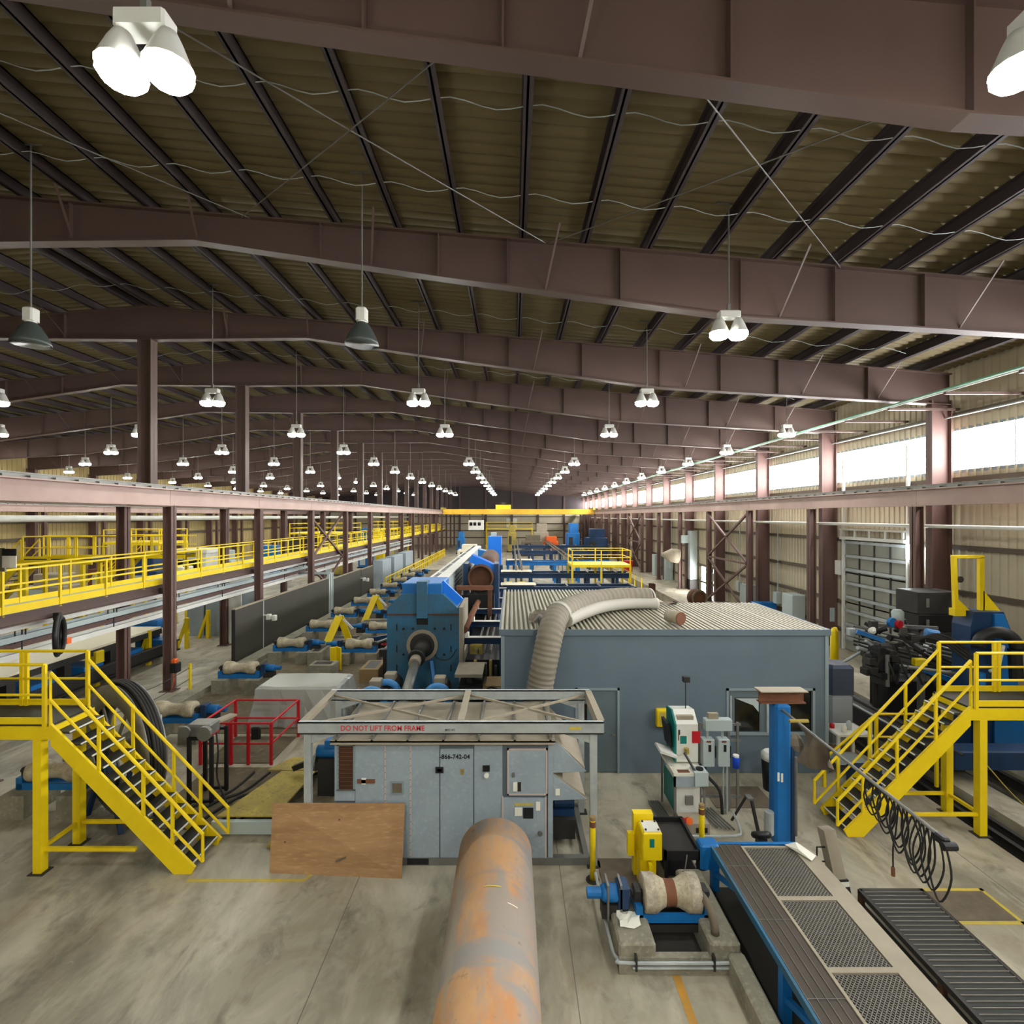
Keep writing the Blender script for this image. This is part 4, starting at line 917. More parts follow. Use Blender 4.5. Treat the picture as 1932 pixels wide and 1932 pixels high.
part(wf, 'mullion', MB().box(wx0+1.02, wx0+1.08, BY0-.02, BY0+.03, wz0, wz1-.06), 'galv'); part(wf, 'mullion', MB().box(wx0+.1, wx0+.14, BY0-.0, BY0+.03, wz0+.3, wz1-.2), 'galv')
part(T, 'wall_box', MB().bev(3.62, 4.04, BY0-.16, BY0, 1.24, 1.66, .02), 'yellow', label='yellow wall box'); 
part(T, 'box_notice', MB().box(3.69, 4.0, BY0-.165, BY0-.16, 1.28, 1.6), 'line_yellow')

# flexible duct over the roof edge
path = [V(4.3, 16.1, 3.93), V(3.4, 15.9, 3.96), V(2.5, 15.3, 3.97), V(1.75, 14.3, 3.97), V(1.2, 13.25, 3.95), V(.96, 12.6, 3.66), V(.82, 12.42, 3.1), V(.68, 12.4, 2.4), V(.58, 12.3, 1.9), V(.5, 12.0, 1.55)]
def catmull(pts, sub):
    q = []
    for i in range(len(pts)-1):
        p0 = pts[max(i-1, 0)]; p1 = pts[i]; p2 = pts[i+1]; p3 = pts[min(i+2, len(pts)-1)]
        for k in range(sub):
            t = k/sub; q.append(.5*((2*p1)+(p2-p0)*t+(2*p0-5*p1+4*p2-p3)*t*t+(3*p1-p0-3*p2+p3)*t**3))
    q.append(pts[-1]); return q
cp = catmull(path, 22)
T = thing('flexible_duct', 'fat ribbed flexible duct bending from the corrugated roof down the grey wall', 'duct', (1, 13, 3.6))
part(T, 'duct_hose', MB().rings([(p, .31+(.014 if i % 4 in (1, 2) else 0.)) for i, p in enumerate(cp)], 20), 'duct_skin', True)
part(T, 'joint_band', MB().rings([(cp[i], .335) for i in (86, 87, 88, 89)], 20, False), 'duct_white', True)
part(T, 'duct_end', MB().cyl(cp[0]+V(.05, .02, 0), cp[0], .31, n=20), 'duct_white')
hp = catmull([p+V(.2 if i < 5 else .26, -.24 if i < 4 else -.1, -.13 if i < 5 else -.0) for i, p in enumerate(path[:5])], 8)
part(T, 'white_liner', MB().rings([(p, .17) for p in hp], 12), 'duct_white', True)
single('dust_heap', 'dark torn insulation scrap on the roof beside the duct bend', 'debris', MB().add([V(.45+.9*i/7+random.uniform(-.05, .05), 13.6+1.1*j/4+i*.08, 3.66+random.uniform(0, .16)) for j in range(5) for i in range(8)], [(j*8+i, j*8+i+1, j*8+i+9, j*8+i+8) for j in range(4) for i in range(7)]), 'tarp_brown')
T = thing('pipe_stub', 'short rusty pipe stub lying on the corrugated roof', 'pipe stub', (4.37, 13.5, 3.64))
part(T, 'shell', MB().rings([((4.24, 13.85, 3.82), .17), ((4.42, 13.42, 3.82), .17)], 18), 'dust_metal', True); part(T, 'end_face', MB().cyl((4.42, 13.42, 3.82), (4.43, 13.4, 3.82), .172, n=18), 'rust_beam')
single('roof_scrap', 'dark scrap at the rear edge of the corrugated roof', 'debris', MB().add([V(4.6+.7*i/4, 16.4+.3*j/2, 3.64+random.uniform(0, .1)) for j in range(3) for i in range(5)], [(j*5+i, j*5+i+1, j*5+i+6, j*5+i+5) for j in range(2) for i in range(4)]), 'tarp_brown')

# ------------------------------------------------------------------ operator console
T = thing('operator_console', 'white operator console with a desk, red tag and aerial pole', 'console', (3.75, 11, 0))
cy = 11.2
part(T, 'upper_cabinet', MB().prism([(cy-.05, 1.15), (cy+.55, 1.15), (cy+.55, 2.15), (cy+.2, 2.2), (cy-.05, 1.97)], 'x', 3.58, 4.05), 'white')
part(T, 'side_skin', MB().prism([(cy-.06, 1.15), (cy+.55, 1.15), (cy+.55, 2.15), (cy+.2, 2.2), (cy-.06, 1.97)], 'x', 3.54, 3.58), 'teal')
part(T, 'monitor', MB().beam((3.5, cy+.25, 1.42), (3.42, cy+.25, 1.95), .4, .06, (1, 0, 0)), 'black'); part(T, 'keyboard_shelf', MB().beam((3.2, cy+.05, 1.42), (3.56, cy+.05, 1.3), .45, .05), 'white')
part(T, 'top_tray', MB().box(3.62, 3.98, cy+.02, cy+.35, 2.0, 2.12), 'dust_metal')
dk = part(T, 'desk_top', MB().box(3.4, 4.06, cy-.45, cy+.5, 1.04, 1.1), 'paper'); part(dk, 'desk_apron', MB().box(3.4, 4.06, cy-.46, cy-.42, .82, 1.04), 'unit_grey')
part(T, 'switch_box', MB().box(3.82, 4.1, cy-.52, cy-.2, .86, 1.14), 'panel_grey'); part(T, 'button', MB().cyl((3.97, cy-.36, 1.14), (3.97, cy-.36, 1.17), .08, n=12), 'black'); part(T, 'lever', MB().beam((3.7, cy-.2, 1.42), (3.86, cy-.42, 1.12), .04, .03), 'dark_steel')
part(T, 'beacon', MB().cyl((3.78, cy-.12, 1.36), (3.78, cy-.12, 1.48), .05, n=10), 'yellow_worn')
part(T, 'lower_cabinet', MB().box(3.5, 4.0, cy-.3, cy+.5, .18, .82), 'white'); part(T, 'lower_side', MB().box(3.47, 3.5, cy-.3, cy+.5, .18, .82), 'teal')
for x in (3.42, 4.04):
    for y in (cy-.44, cy+.48): part(T, 'leg', MB().box(x-.02, x+.02, y-.02, y+.02, 0, 1.04), 'steel')
part(T, 'green_window', MB().box(3.66, 3.8, cy-.065, cy-.05, 1.55, 1.72), 'teal'); part(T, 'window_rim', MB().box(3.64, 3.82, cy-.06, cy-.05, 1.53, 1.74), 'paper')
part(T, 'red_tag', MB().box(3.92, 4.09, cy-.075, cy-.055, 1.57, 1.82), 'red'); part(T, 'drawer', MB().box(3.68, 3.84, cy-.36, cy-.3, .38, .56), 'steel'); part(T, 'vent', MB().box(3.62, 3.66, cy-.055, cy-.05, 1.62, 1.85), 'dark_steel')
part(T, 'aerial', MB().cyl((3.9, cy+.3, 2.12), (3.9, cy+.3, 2.82), .012, n=6).box(3.84, 3.98, cy+.24, cy+.36, 2.78, 2.9), 'dark_steel')
part(T, 'paper_sheet', MB().box(3.44, 3.72, cy-.4, cy-.1, 1.1, 1.106), 'paper'); part(T, 'note', MB().box(3.5, 3.75, cy-.42, cy-.3, 1.1, 1.107), 'rust_beam')
T = thing('floor_sump', 'low steel box with conduits under the white console', 'conduit box', (3.75, 10.6, 0))
part(T, 'box', MB().box(3.45, 4.0, 10.35, 10.75, 0, .28), 'dust_metal'); part(T, 'slot', MB().box(3.72, 3.95, 10.34, 10.352, .1, .2), 'black')
for i in range(5): part(T, 'conduit', MB().tube([(3.1+.05*i, 11.6, .05), (3.2+.05*i, 10.7, .05), (3.35+.03*i, 10.4-.04*i, .05)], .02, 6, 3), 'steel')
for i in range(5): part(T, 'conduit', MB().tube([(4.1+.07*i, 11.3, .06), (4.25+.08*i, 10.6-.02*i, .06)], .02, 6), 'steel')
part(T, 'pipe_rail', MB().tube([(3.3, 10.25, .1), (4.45, 10.25, .1), (4.65, 10.45, .12), (4.7, 10.9, .2)], .025, 8, 3), 'galv')
for x, m in ((3.42, 'red'), (3.55, 'orange')): part(T, 'valve_wheel', MB().cyl((x, 10.3, .38), (x, 10.24, .4), .07, n=12), m)
T = thing('switch_rack', 'steel rack holding two pale grey switch boxes by the console', 'switch rack', (4.5, 11.2, 0))
sy = 11.3
for x in (4.15, 4.78, 4.98): part(T, 'upright', MB().box(x-.025, x+.025, sy-.02, sy+.03, 0, 1.95), 'steel')
for z in (1.9, 1.55, .32): part(T, 'cross_rail', MB().box(4.1, 5.05, sy-.01, sy+.03, z-.025, z+.025), 'steel')
part(T, 'wireway', MB().bev(4.2, 4.78, sy-.2, sy-.02, 1.84, 2.08, .01), 'panel_grey'); part(T, 'terminal', MB().box(4.28, 4.5, sy-.15, sy-.05, 2.08, 2.2), 'dust_metal')
for x in (4.14, 4.47):
    q = part(T, 'switch_box', MB().bev(x, x+.25, sy-.22, sy-.02, 1.08, 1.66, .012), 'panel_grey'); part(q, 'name_plate', MB().box(x+.11, x+.17, sy-.226, sy-.22, 1.4, 1.55), 'text_black'); part(q, 'top_mark', MB().box(x+.07, x+.17, sy-.226, sy-.22, 1.6, 1.64), 'rust_beam')
    part(q, 'side_lever', MB().box(x+.25, x+.29, sy-.18, sy-.14, 1.25, 1.5), 'black'); part(q, 'nipple', MB().cyl((x+.13, sy-.1, 1.66), (x+.13, sy-.1, 1.84), .03, n=8), 'galv')
part(T, 'cooler', MB().rings([((4.9, sy-.1, 1.0), .07), ((4.9, sy-.1, 1.22), .075), ((4.9, sy-.1, 1.25), .06)], 12), 'cooler_blue', True); part(T, 'cooler_lid', MB().cyl((4.9, sy-.1, 1.24), (4.9, sy-.1, 1.28), .065, n=12), 'white')
part(T, 'hose', MB().tube([(4.22, sy-.1, 1.08), (4.25, sy-.12, .85), (4.5, sy-.2, .55), (4.56, sy-.2, .05)], .035, 8, 4), 'rubber'); part(T, 'conduit', MB().cyl((4.62, sy-.1, 0), (4.62, sy-.1, 1.08), .02, n=8), 'galv'); part(T, 'conduit', MB().cyl((4.7, sy-.1, 0), (4.7, sy-.1, 1.08), .025, n=8), 'galv')
T = thing('welded_stool', 'small black steel trestle at the right of the switch rack', 'trestle', (5.0, 10.6, 0))
part(T, 'top', MB().box(4.9, 5.02, 10.62, 10.8, .6, .64), 'steel'); part(T, 'leg', MB().beam((4.97, 10.62, .6), (5.02, 10.4, 0), .05, .05), 'dark_steel'); part(T, 'leg', MB().beam((4.93, 10.78, .6), (4.7, 10.95, 0), .05, .05), 'dark_steel')
T = thing('waste_bin', 'white lidded dark bin behind the blue post', 'bin', (5.95, 12.3, 0))
part(T, 'can', MB().rings([((6.2, 12.2, 0), .2), ((6.2, 12.2, .75), .24)], 18), 'black', True); part(T, 'liner', MB().rings([((6.2, 12.2, .72), .255), ((6.2, 12.2, .84), .25), ((6.2, 12.2, .9), .18)], 18), 'white', True)
single('floor_stain_mat', 'brown rectangular mat on the floor before the grey building', 'mat', MB().box(4.55, 5.9, 11.4, 12.3, 0, .012), 'tarp_brown')

# ------------------------------------------------------------------ right side: wrapped goods, table, machines
T = thing('wrapped_pallet', 'tall goods wrapped in clear and navy plastic beside the grey building', 'wrapped goods', (8.95, 14.2, 0))
part(T, 'goods', MB().bev(8.65, 9.25, 13.9, 14.5, .3, 2.35, .06), 'panel_grey'); part(T, 'wrap_top', MB().bev(8.6, 9.3, 13.85, 14.55, 1.65, 2.45, .08), 'navy_wrap'); part(T, 'wrap', MB().bev(8.62, 9.28, 13.87, 14.53, .35, 1.64, .07), 'plastic_wrap'); part(T, 'pallet', MB().box(8.55, 9.35, 13.8, 14.6, 0, .14), 'wood')
part(T, 'pallet_block', MB().box(8.6, 9.3, 13.85, 14.55, .14, .3), 'wood')
single('plywood_offcut', 'pale plywood board leaning behind the wrapped goods', 'board', MB().box(8.15, 8.55, 14.0, 14.05, 0, 2.1), 'plywood')
T = thing('work_table', 'white steel work table at the right corner of the grey building', 'table', (8.6, 13.1, 0))
part(T, 'table_top', MB().box(8.12, 9.0, 12.75, 13.5, 1.0, 1.05), 'white'); part(T, 'shelf', MB().box(8.15, 8.97, 12.8, 13.45, .28, .31), 'panel_grey')
for x in (8.16, 8.96):
    for y in (12.8, 13.46): part(T, 'leg', MB().box(x-.03, x+.03, y-.03, y+.03, 0, 1.45 if y < 13 and x > 8.5 else 1.0), 'white')
for i, (x, y, h, m) in enumerate(((8.4, 12.95, .16, 'paper'), (8.62, 13.1, .22, 'panel_grey'), (8.25, 13.2, .12, 'red'))): single('table_item', ('small white carton on the white work table', 'grey canister on the white work table', 'small red can on the white work table')[i], 'container', MB().rings([((x, y, 1.05), .06), ((x, y, 1.05+h*.8), .06), ((x, y, 1.05+h), .03)], 10), m, smooth=True)
single('blue_tote', 'dark blue tote under the work table by the right stairs', 'tote', MB().bev(8.2, 8.85, 12.2, 12.6, 0, .45, .04), 'blue_dark')
# dark spindle machine
T = thing('spindle_machine', 'dark tooling machine with a black head in front of the ribbed door', 'machine', (11.6, 16.3, 0))
rnd = random.Random(3)
part(T, 'bed', MB().ibeam((10.6, 12.6, .5), (10.6, 21, .5), .5, .5, .06), 'dark_steel'); part(T, 'bed', MB().box(10.75, 11.5, 13, 19, .02, .5), 'dark_steel')
part(T, 'bed_rail', MB().cyl((10.35, 12.2, .8), (10.35, 20.8, .8), .03, n=8), 'galv'); part(T, 'bed_rail', MB().cyl((10.75, 12.2, .8), (10.75, 20.8, .8), .03, n=8), 'dark_steel')
part(T, 'post', MB().cyl((11.35, 16, 0), (11.35, 16, 1.6), .07, n=12), 'dark_steel')
part(T, 'tool_head', MB().rings([((11.2, 16, 2.0), .2), ((11.2, 15.9, 2.0), .34), ((11.2, 15.5, 2.02), .34), ((11.2, 15.4, 2.02), .18)], 16), 'black', True)
for i in range(14):
    an = i*.9; px_, pz_ = 11.2+.42*math.cos(an)*(.7+.4*(i % 3)/2), 2.0+.42*math.sin(an)*(.7+.4*(i % 2)); part(T, 'head_block', MB().bev(px_-.1, px_+.1, 15.3+.04*(i % 4), 15.75, pz_-.1, pz_+.1, .02), ('black', 'dark_steel', 'rubber')[i % 3])
part(T, 'tool_head', MB().bev(11.3, 11.9, 15.7, 16.3, 1.55, 2.5, .06), 'black'); part(T, 'spindle', MB().cyl((11.25, 15.35, 1.4), (11.25, 15.35, 2.35), .06, n=10), 'steel')
for i in range(34):
    x, y, z = rnd.uniform(10.6, 13.2), rnd.uniform(15.6, 16.8), rnd.uniform(1.5, 3.3)
    d = V(rnd.uniform(-.5, .5), rnd.uniform(-.6, .2), rnd.uniform(-.35, .35)); L_ = rnd.uniform(.25, .8)
    k = rnd.random(); p = V(x, y, z); e = p+d.normalized()*L_
    m = rnd.choice(['black', 'dark_steel', 'dark_steel', 'steel', 'rubber', 'black', 'galv'])
    if k < .45: part(T, 'arm', MB().beam(p, e, rnd.uniform(.06, .16), rnd.uniform(.06, .16)), m)
    elif k < .8: part(T, 'cylinder', MB().cyl(p, e, rnd.uniform(.04, .1), n=10), m)
    else: part(T, 'valve_block', MB().bev(x-.1, x+.1, y-.1, y+.1, z-.1, z+.12), m)
for i in range(6): part(T, 'bar', MB().cyl((11.2, 16.8, 2.9-.12*i), (13.8, 15.5, 2.35-.12*i), .035, n=8), rnd.choice(['steel', 'dark_steel']))
part(T, 'slide_rail', MB().beam((11.6, 16.5, 3.0), (13.3, 16.0, 3.0), .1, .1), 'steel')
part(T, 'blue_arm', MB().beam((10.5, 15.6, 3.0), (11.2, 15.4, 2.75), .1, .12), 'blue'); part(T, 'blue_arm', MB().beam((12.1, 15.2, 2.0), (13.1, 14.8, 1.6), .1, .14), 'blue'); part(T, 'blue_motor', MB().cyl((12.6, 15.6, 2.95), (12.9, 15.5, 2.9), .14, n=12), 'light_blue')
part(T, 'gauge', MB().cyl((11.6, 15.5, 3.25), (11.65, 15.35, 3.25), .12, n=12), 'red'); part(T, 'gauge', MB().cyl((11.45, 15.5, 3.3), (11.47, 15.4, 3.3), .14, n=12), 'blue'); part(T, 'reservoir', MB().rings([((11.9, 15.8, 3.15), .16), ((11.9, 15.8, 3.55), .17), ((11.9, 15.8, 3.62), .1)], 14), 'panel_grey', True)
part(T, 'work_light', MB().rings([((10.75, 15.3, 3.1), .12), ((10.75, 15.2, 3.05), .06)], 10), 'white'); part(T, 'yellow_guard', MB().bev(12.0, 12.35, 15.2, 15.4, 2.05, 2.25), 'yellow')
for i in range(5):
    x = 11.2+i*.4; part(T, 'hose', MB().tube([(x, 15.6, 2.6), (x+.1, 15.2, 1.9-.1*i), (x+.3, 15.3, 1.5), (x+.6, 15.6, 1.9)], .03, 7, 5), 'rubber')
for x, y in ((12.3, 15.4), (13.0, 15.2)): part(T, 'support_post', MB().box(x-.07, x+.07, y-.07, y+.07, 0, 1.9), 'steel')
part(T, 'base_cabinet', MB().box(11.6, 13.3, 15.8, 16.6, .02, 1.4), 'black')
for i, x in enumerate((10.8, 10.92)): single('gas_bottle', ('left', 'right')[i]+' yellow gas bottle standing behind the wrapped goods', 'gas bottle', MB().rings([((x, 17.2+.1*i, 0), .1), ((x, 17.2+.1*i, 2.6), .1), ((x, 17.2+.1*i, 2.75), .05)], 12), 'yellow', smooth=True, group='yellow gas bottles')
# black cabinet and blue press with yellow frame
T = thing('electrical_cabinet', 'stacked black cabinet at the right of the ribbed door', 'cabinet', (14.2, 17.5, 0))
for i, (z0, z1) in enumerate(((0, 1.4), (1.42, 2.6), (2.62, 3.2), (3.22, 3.95))):
    q = part(T, 'cabinet_unit', MB().bev(13.75-.04*i, 15.0, 17.2, 18.2, z0, z1, .02), 'dark_steel' if i % 2 else 'black'); part(q, 'door_grip', MB().box(13.9, 14.0, 17.17, 17.2, z0+.3*(z1-z0), z0+.7*(z1-z0)), 'steel')
T = thing('blue_press', 'tall blue machine housing with a yellow frame on top at far right', 'machine', (13.0, 14.2, 0))
part(T, 'housing', MB().prism([(12.45, 0), (14.0, 0), (13.55, 3.4), (13.35, 3.9), (12.55, 3.9), (12.45, 3.5)], 'y', 13.9, 14.5), 'blue_dark'); part(T, 'front_plate', MB().prism([(13.05, 0), (13.95, 0), (13.5, 3.35), (13.3, 3.85), (13.05, 3.85)], 'y', 13.84, 13.9), 'blue')
part(T, 'ram', MB().cyl((12.55, 13.75, .3), (12.55, 13.75, 2.3), .13, n=12), 'blue')
part(T, 'hose_guide', MB().torus((12.9, 13.6, 3.0), (.3, 1, 0), .42, .16, 20, 10, 0, PI), 'black', True); part(T, 'hose_guide', MB().tube([(13.25, 13.5, 3.0), (13.3, 13.5, 2.2)], .15, 10), 'black')
part(T, 'funnel', MB().rings([((12.85, 13.5, 3.1), .12), ((12.85, 13.5, 2.5), .02)], 10), 'white')
part(T, 'frame_post', MB().beam((12.3, 14.2, 3.85), (12.25, 14.2, 5.35), .1, .1), 'yellow'); part(T, 'frame_post', MB().beam((13.0, 14.2, 3.85), (13.0, 14.2, 5.36), .13, .1), 'yellow'); part(T, 'frame_head', MB().beam((12.2, 14.2, 5.38), (13.06, 14.2, 5.38), .1, .08), 'yellow'); part(T, 'frame_foot', MB().box(12.2, 12.5, 14.1, 14.3, 3.75, 3.95), 'yellow')
part(T, 'gusset', MB().prism([(13.03, 3.88), (13.5, 3.88), (13.03, 4.45)], 'y', 14.15, 14.25), 'yellow'); part(T, 'gusset', MB().prism([(12.34, 3.9), (12.65, 3.9), (12.34, 4.2)], 'y', 14.15, 14.25), 'yellow')
part(T, 'sheave', MB().cyl((12.4, 14.15, 4.75), (12.4, 14.25, 4.75), .09, n=12), 'dark_steel'); part(T, 'sheave_arm', MB().box(12.3, 12.4, 14.18, 14.22, 4.72, 4.78), 'yellow')
part(T, 'pendant', MB().cyl((12.6, 13.4, 2.0), (12.6, 13.4, 2.5), .02, n=6).cyl((12.5, 13.4, 2.45), (12.7, 13.4, 2.5), .04, n=8), 'galv')
for i in range(4): part(T, 'hose', MB().tube([(11.4, 14.6, 2.9+.05*i), (11.9, 14.3, 3.2-.05*i), (12.4, 14.0, 2.9-.1*i), (12.6, 13.8, 2.4)], .04, 8, 5), 'rubber')
part(T, 'pipe_run', MB().cyl((11.3, 14.6, 2.2), (12.8, 14.3, 2.05), .05, n=8), 'steel')
single('blue_beam', 'short blue beam under the right yellow platform', 'beam', MB().bev(10.8, 13.4, 12.5, 13.0, .3, .75, .03), 'blue_dark')
T = thing('chain_barrier', 'thin yellow chain between the platform leg and the pit', 'chain', (10, 10, .8))
part(T, 'chain_line', MB().tube([(9.65, 10.5, 1.5), (10.2, 10.2, .75), (10.8, 9.9, .45), (11.5, 9.7, .7)], .012, 6, 5), 'yellow_worn')
# ------------------------------------------------------------------ blue mill stand
T = thing('mill_stand', 'large worn blue mill housing with a projecting grey spindle', 'machine', (-3.3, 19, 0))
MX0, MX1, MY = -4.62, -1.95, 18.9
part(T, 'housing', MB().prism([(MX0, 0), (MX1, 0), (MX1, 3.05), (-2.55, 3.62), (-4.1, 3.62), (MX0, 3.1)], 'y', MY, MY+2.2), 'blue_teal')
part(T, 'cap_plate', MB().prism([(MX0, 2.84), (MX1, 2.84), (MX1, 2.9), (MX0, 2.9)], 'y', MY-.02, MY), 'rust_dark')
part(T, 'side_rail', MB().box(MX1, MX1+.14, MY-.05, MY+2.2, .2, 3.15), 'dust_metal')
part(T, 'top_block', MB().bev(-4.1, -2.6, MY+.2, MY+2.2, 3.62, 4.0, .03), 'blue'); part(T, 'top_arm', MB().beam((-2.75, MY+.4, 3.9), (-2.0, MY+.4, 3.2), .5, .12, (0, 1, 0)), 'blue_bright')
part(T, 'adjust_beam', MB().box(-3.5, -3.12, MY-.12, MY+.5, 2.75, 4.1), 'blue_teal'); part(T, 'adjust_socket', MB().box(-3.52, -3.1, MY-.02, MY, 2.5, 2.75), 'black')
for x in (-4.0, -3.65, -2.85, -2.5):
    for z in (1.4, 2.35): part(T, 'bolt', MB().cyl((x, MY-.03, z), (x, MY, z), .045, n=8), 'black')
for x in (-4.25, -2.25):
    for z in (.9, 1.6, 2.4): part(T, 'slot', MB().box(x-.02, x+.02, MY-.012, MY, z-.12, z+.12), 'black')
part(T, 'spindle_flange', MB().rings([((-3.3, MY-.15, 1.75), .42), ((-3.3, MY, 1.75), .45)], 20), 'dark_steel', True); part(T, 'universal_joint', MB().rings([((-3.25, MY-.1, 1.75), .3), ((-3.28, MY-.5, 1.65), .28), ((-3.3, MY-.55, 1.64), .22), ((-3.3, MY-.9, 1.58), .22), ((-3.32, MY-.95, 1.57), .3), ((-3.33, MY-1.1, 1.54), .3)], 16), 'dark_steel', True)
part(T, 'spindle', MB().cyl((-3.33, MY-1.0, 1.55), (-3.2, 14.6, .85), .16, n=14), 'steel', True); part(T, 'spindle_collar', MB().cyl((-3.33, MY-1.15, 1.53), (-3.33, MY-1.5, 1.47), .2, n=14), 'dust_metal', True)
part(T, 'leg_brace', MB().beam((-2.95, MY-.2, 1.2), (-2.7, MY-.8, .1), .12, .1), 'blue'); part(T, 'gland_ring', MB().ring((-3.3, MY-.05, 1.75), (0, -1, 0), .45, .58, .04, 24), 'dust_metal')
part(T, 'hanging_cable', MB().tube([(-3.0, MY-.05, 1.55), (-2.7, MY-.05, 1.25), (-2.3, MY-.05, 1.25), (-2.05, MY-.05, 1.6)], .015, 6, 4), 'rubber')
part(T, 'green_tag', MB().beam((-3.75, MY-.02, 1.75), (-3.62, MY-.02, 1.4), .08, .02, (0, 1, 0)), 'teal')
for i, (x, y, lab) in enumerate(((-4.05, 16.6, 'left rear'), (-4.35, 15.9, 'left front'), (-2.35, 16.2, 'right'))):
    M_ = thing('drive_motor', 'round blue guard ring on a drive motor, %s one before the mill' % lab, 'motor', (x, y, 0), 'drive motors')
    part(M_, 'guard_ring', MB().torus((x, y, .78), (0, 1, .15), .36, .11, 24, 10), 'light_blue', True); part(M_, 'motor_body', MB().rings([((x, y+.1, .78), .3), ((x, y+1.0, .8), .32), ((x, y+1.1, .8), .2)], 16), 'dark_steel', True); part(M_, 'base', MB().box(x-.35, x+.35, y-.05, y+1.0, 0, .45), 'black')
    part(M_, 'terminal_box', MB().bev(x-.18, x+.18, y+.3, y+.7, 1.08, 1.28), 'dust_metal')
single('base_beam', 'bright blue base beam just behind the grey air unit', 'beam', MB().box(-3.6, .1, 14.2, 14.5, .15, .5), 'blue_bright')
T = thing('hydraulic_unit', 'dark hydraulic power unit between the mill and the grey building', 'machine', (-1.1, 17.2, 0))
part(T, 'tank', MB().bev(-1.75, -.95, 16.6, 17.8, 0, 1.0, .03), 'black'); part(T, 'tank_lid', MB().box(-1.85, -.95, 16.5, 17.9, 1.3, 1.4), 'dust_metal'); part(T, 'pump', MB().cyl((-1.4, 17, 1.0), (-1.4, 17, 1.35), .14, n=12), 'dark_steel')
part(T, 'cabinet', MB().bev(-.9, -.62, 15.4, 16.2, 0, 1.05, .02), 'dark_steel'); part(T, 'cabinet', MB().bev(-.58, -.3, 15.4, 16.2, 0, 1.1, .02), 'dark_steel'); part(T, 'hose', MB().tube([(-.85, 15.8, 1.05), (-.7, 15.7, 1.25), (-.5, 15.75, 1.2), (-.4, 15.8, 1.1)], .03, 8, 4), 'black')
part(T, 'side_table', MB().box(-.95, -.3, 16.6, 17.6, .9, 1.0), 'wood')
for i in range(7): part(T, 'valve', MB().bev(-1.7+.18*i, -1.6+.18*i, 17.9, 18.1, .9, 1.25+.1*(i % 3)), ('dark_steel', 'steel', 'yellow_worn')[i % 3])
# run-out conveyor between mill and building
T = thing('runout_conveyor', 'blue cross beams carrying a thin rusty pipe beside the mill', 'conveyor', (-1.4, 20, 0))
for y in (19.6, 22.6, 25.6, 29, 33): 
    part(T, 'cross_beam', MB().ibeam((-2.0, y, 1.75), (-.35, y, 1.75), .22, .24, .03), 'blue_dark'); part(T, 'beam_cap', MB().box(-2.0, -.35, y-.13, y+.13, 1.87, 1.89), 'white'); part(T, 'roller_seat', MB().bev(-1.95, -1.65, y-.16, y+.16, 1.88, 2.06), 'paper')
    for x in (-1.95, -.4): part(T, 'leg', MB().box(x-.08, x+.08, y-.08, y+.08, 0, 1.63), 'blue_dark')
part(T, 'yellow_block', MB().bev(-1.6, -1.1, 19.3, 19.5, 1.3, 1.65), 'yellow_worn'); part(T, 'dark_bed', MB().box(-1.9, -.45, 19.8, 34, .02, .95), 'black')
for x in (-1.3, -1.05, -.8): part(T, 'chain_rail', MB().box(x-.03, x+.03, 19, 34, 1.4, 1.55), 'steel')
single('thin_pipe', 'thin rusty pipe lying on the blue cross beams', 'pipe', MB().cyl((-1.8, 19.4, 2.2), (-1.55, 36, 2.2), .13, n=14), 'rust_beam', smooth=True)
# long silver trough
T = thing('silver_trough', 'long silver grey trough running back from the blue mill', 'trough', (-3.6, 22, 0))
TR0, TR1 = 21.6, 50
for k in range(6):
    ya, yb = TR0+(TR1-TR0)*k/6, TR0+(TR1-TR0)*(k+1)/6-.03
    s_ = part(T, 'side_sheet', MB().box(-3.04, -3.0, ya, yb, 2.3, 3.6), 'panel_grey'); part(T, 'top_sheet', MB().box(-3.9, -3.0, ya, yb, 3.58, 3.62), 'white'); part(T, 'side_sheet', MB().box(-3.9, -3.86, ya, yb, 2.3, 3.6), 'panel_grey')
    for j in range(8):
        yy = ya+.3+j*.55; part(T, 'slot', MB().box(-3.75, -3.55, yy, yy+.35, 3.615, 3.63), 'black')
    part(T, 'trestle', MB().box(-3.85, -3.05, ya+.4, ya+.55, 0, 2.3), 'blue_dark')
    if k in (1, 2):
        for r in range(4):
            for j in range(5): part(s_, 'louvre', MB().box(-3.0, -2.985, ya+.5+j*.8, ya+1.0+j*.8, 2.6+.22*r, 2.68+.22*r), 'dark_steel')
# large pipe held in the far blue clamp
T = thing('pipe_clamp', 'blue clamping machine holding a large dark pipe end', 'machine', (-1.6, 27, 0))
for (a_, b_) in ((-2.55, -2.3), (-.95, -.7)): part(T, 'jaw', MB().box(a_, b_, 26.8, 28.4, 0, 4.0), 'blue_dark')
part(T, 'jaw_head', MB().beam((-2.2, 27.4, 4.3), (-.9, 27.4, 3.7), .9, .4), 'blue_bright'); part(T, 'base', MB().box(-2.75, -.9, 25.7, 28.6, 0, 2.55), 'black')
part(T, 'rest_beam', MB().beam((-2.75, 25.4, 2.95), (-.95, 25.4, 2.95), .3, .2), 'rust_beam')
part(T, 'rest_leg', MB().box(-2.7, -2.5, 25.3, 25.5, 0, 2.85), 'rust_dark'); part(T, 'rest_leg', MB().box(-1.2, -1.0, 25.3, 25.5, 0, 2.85), 'rust_dark')
mb = MB(); n = 32
for (r, y) in ((.66, 26.2), (.66, 39), (.58, 39), (.58, 26.2)): mb.v += [(-1.62+r*math.cos(2*PI*k/n), y, 3.32+r*math.sin(2*PI*k/n)) for k in range(n)]
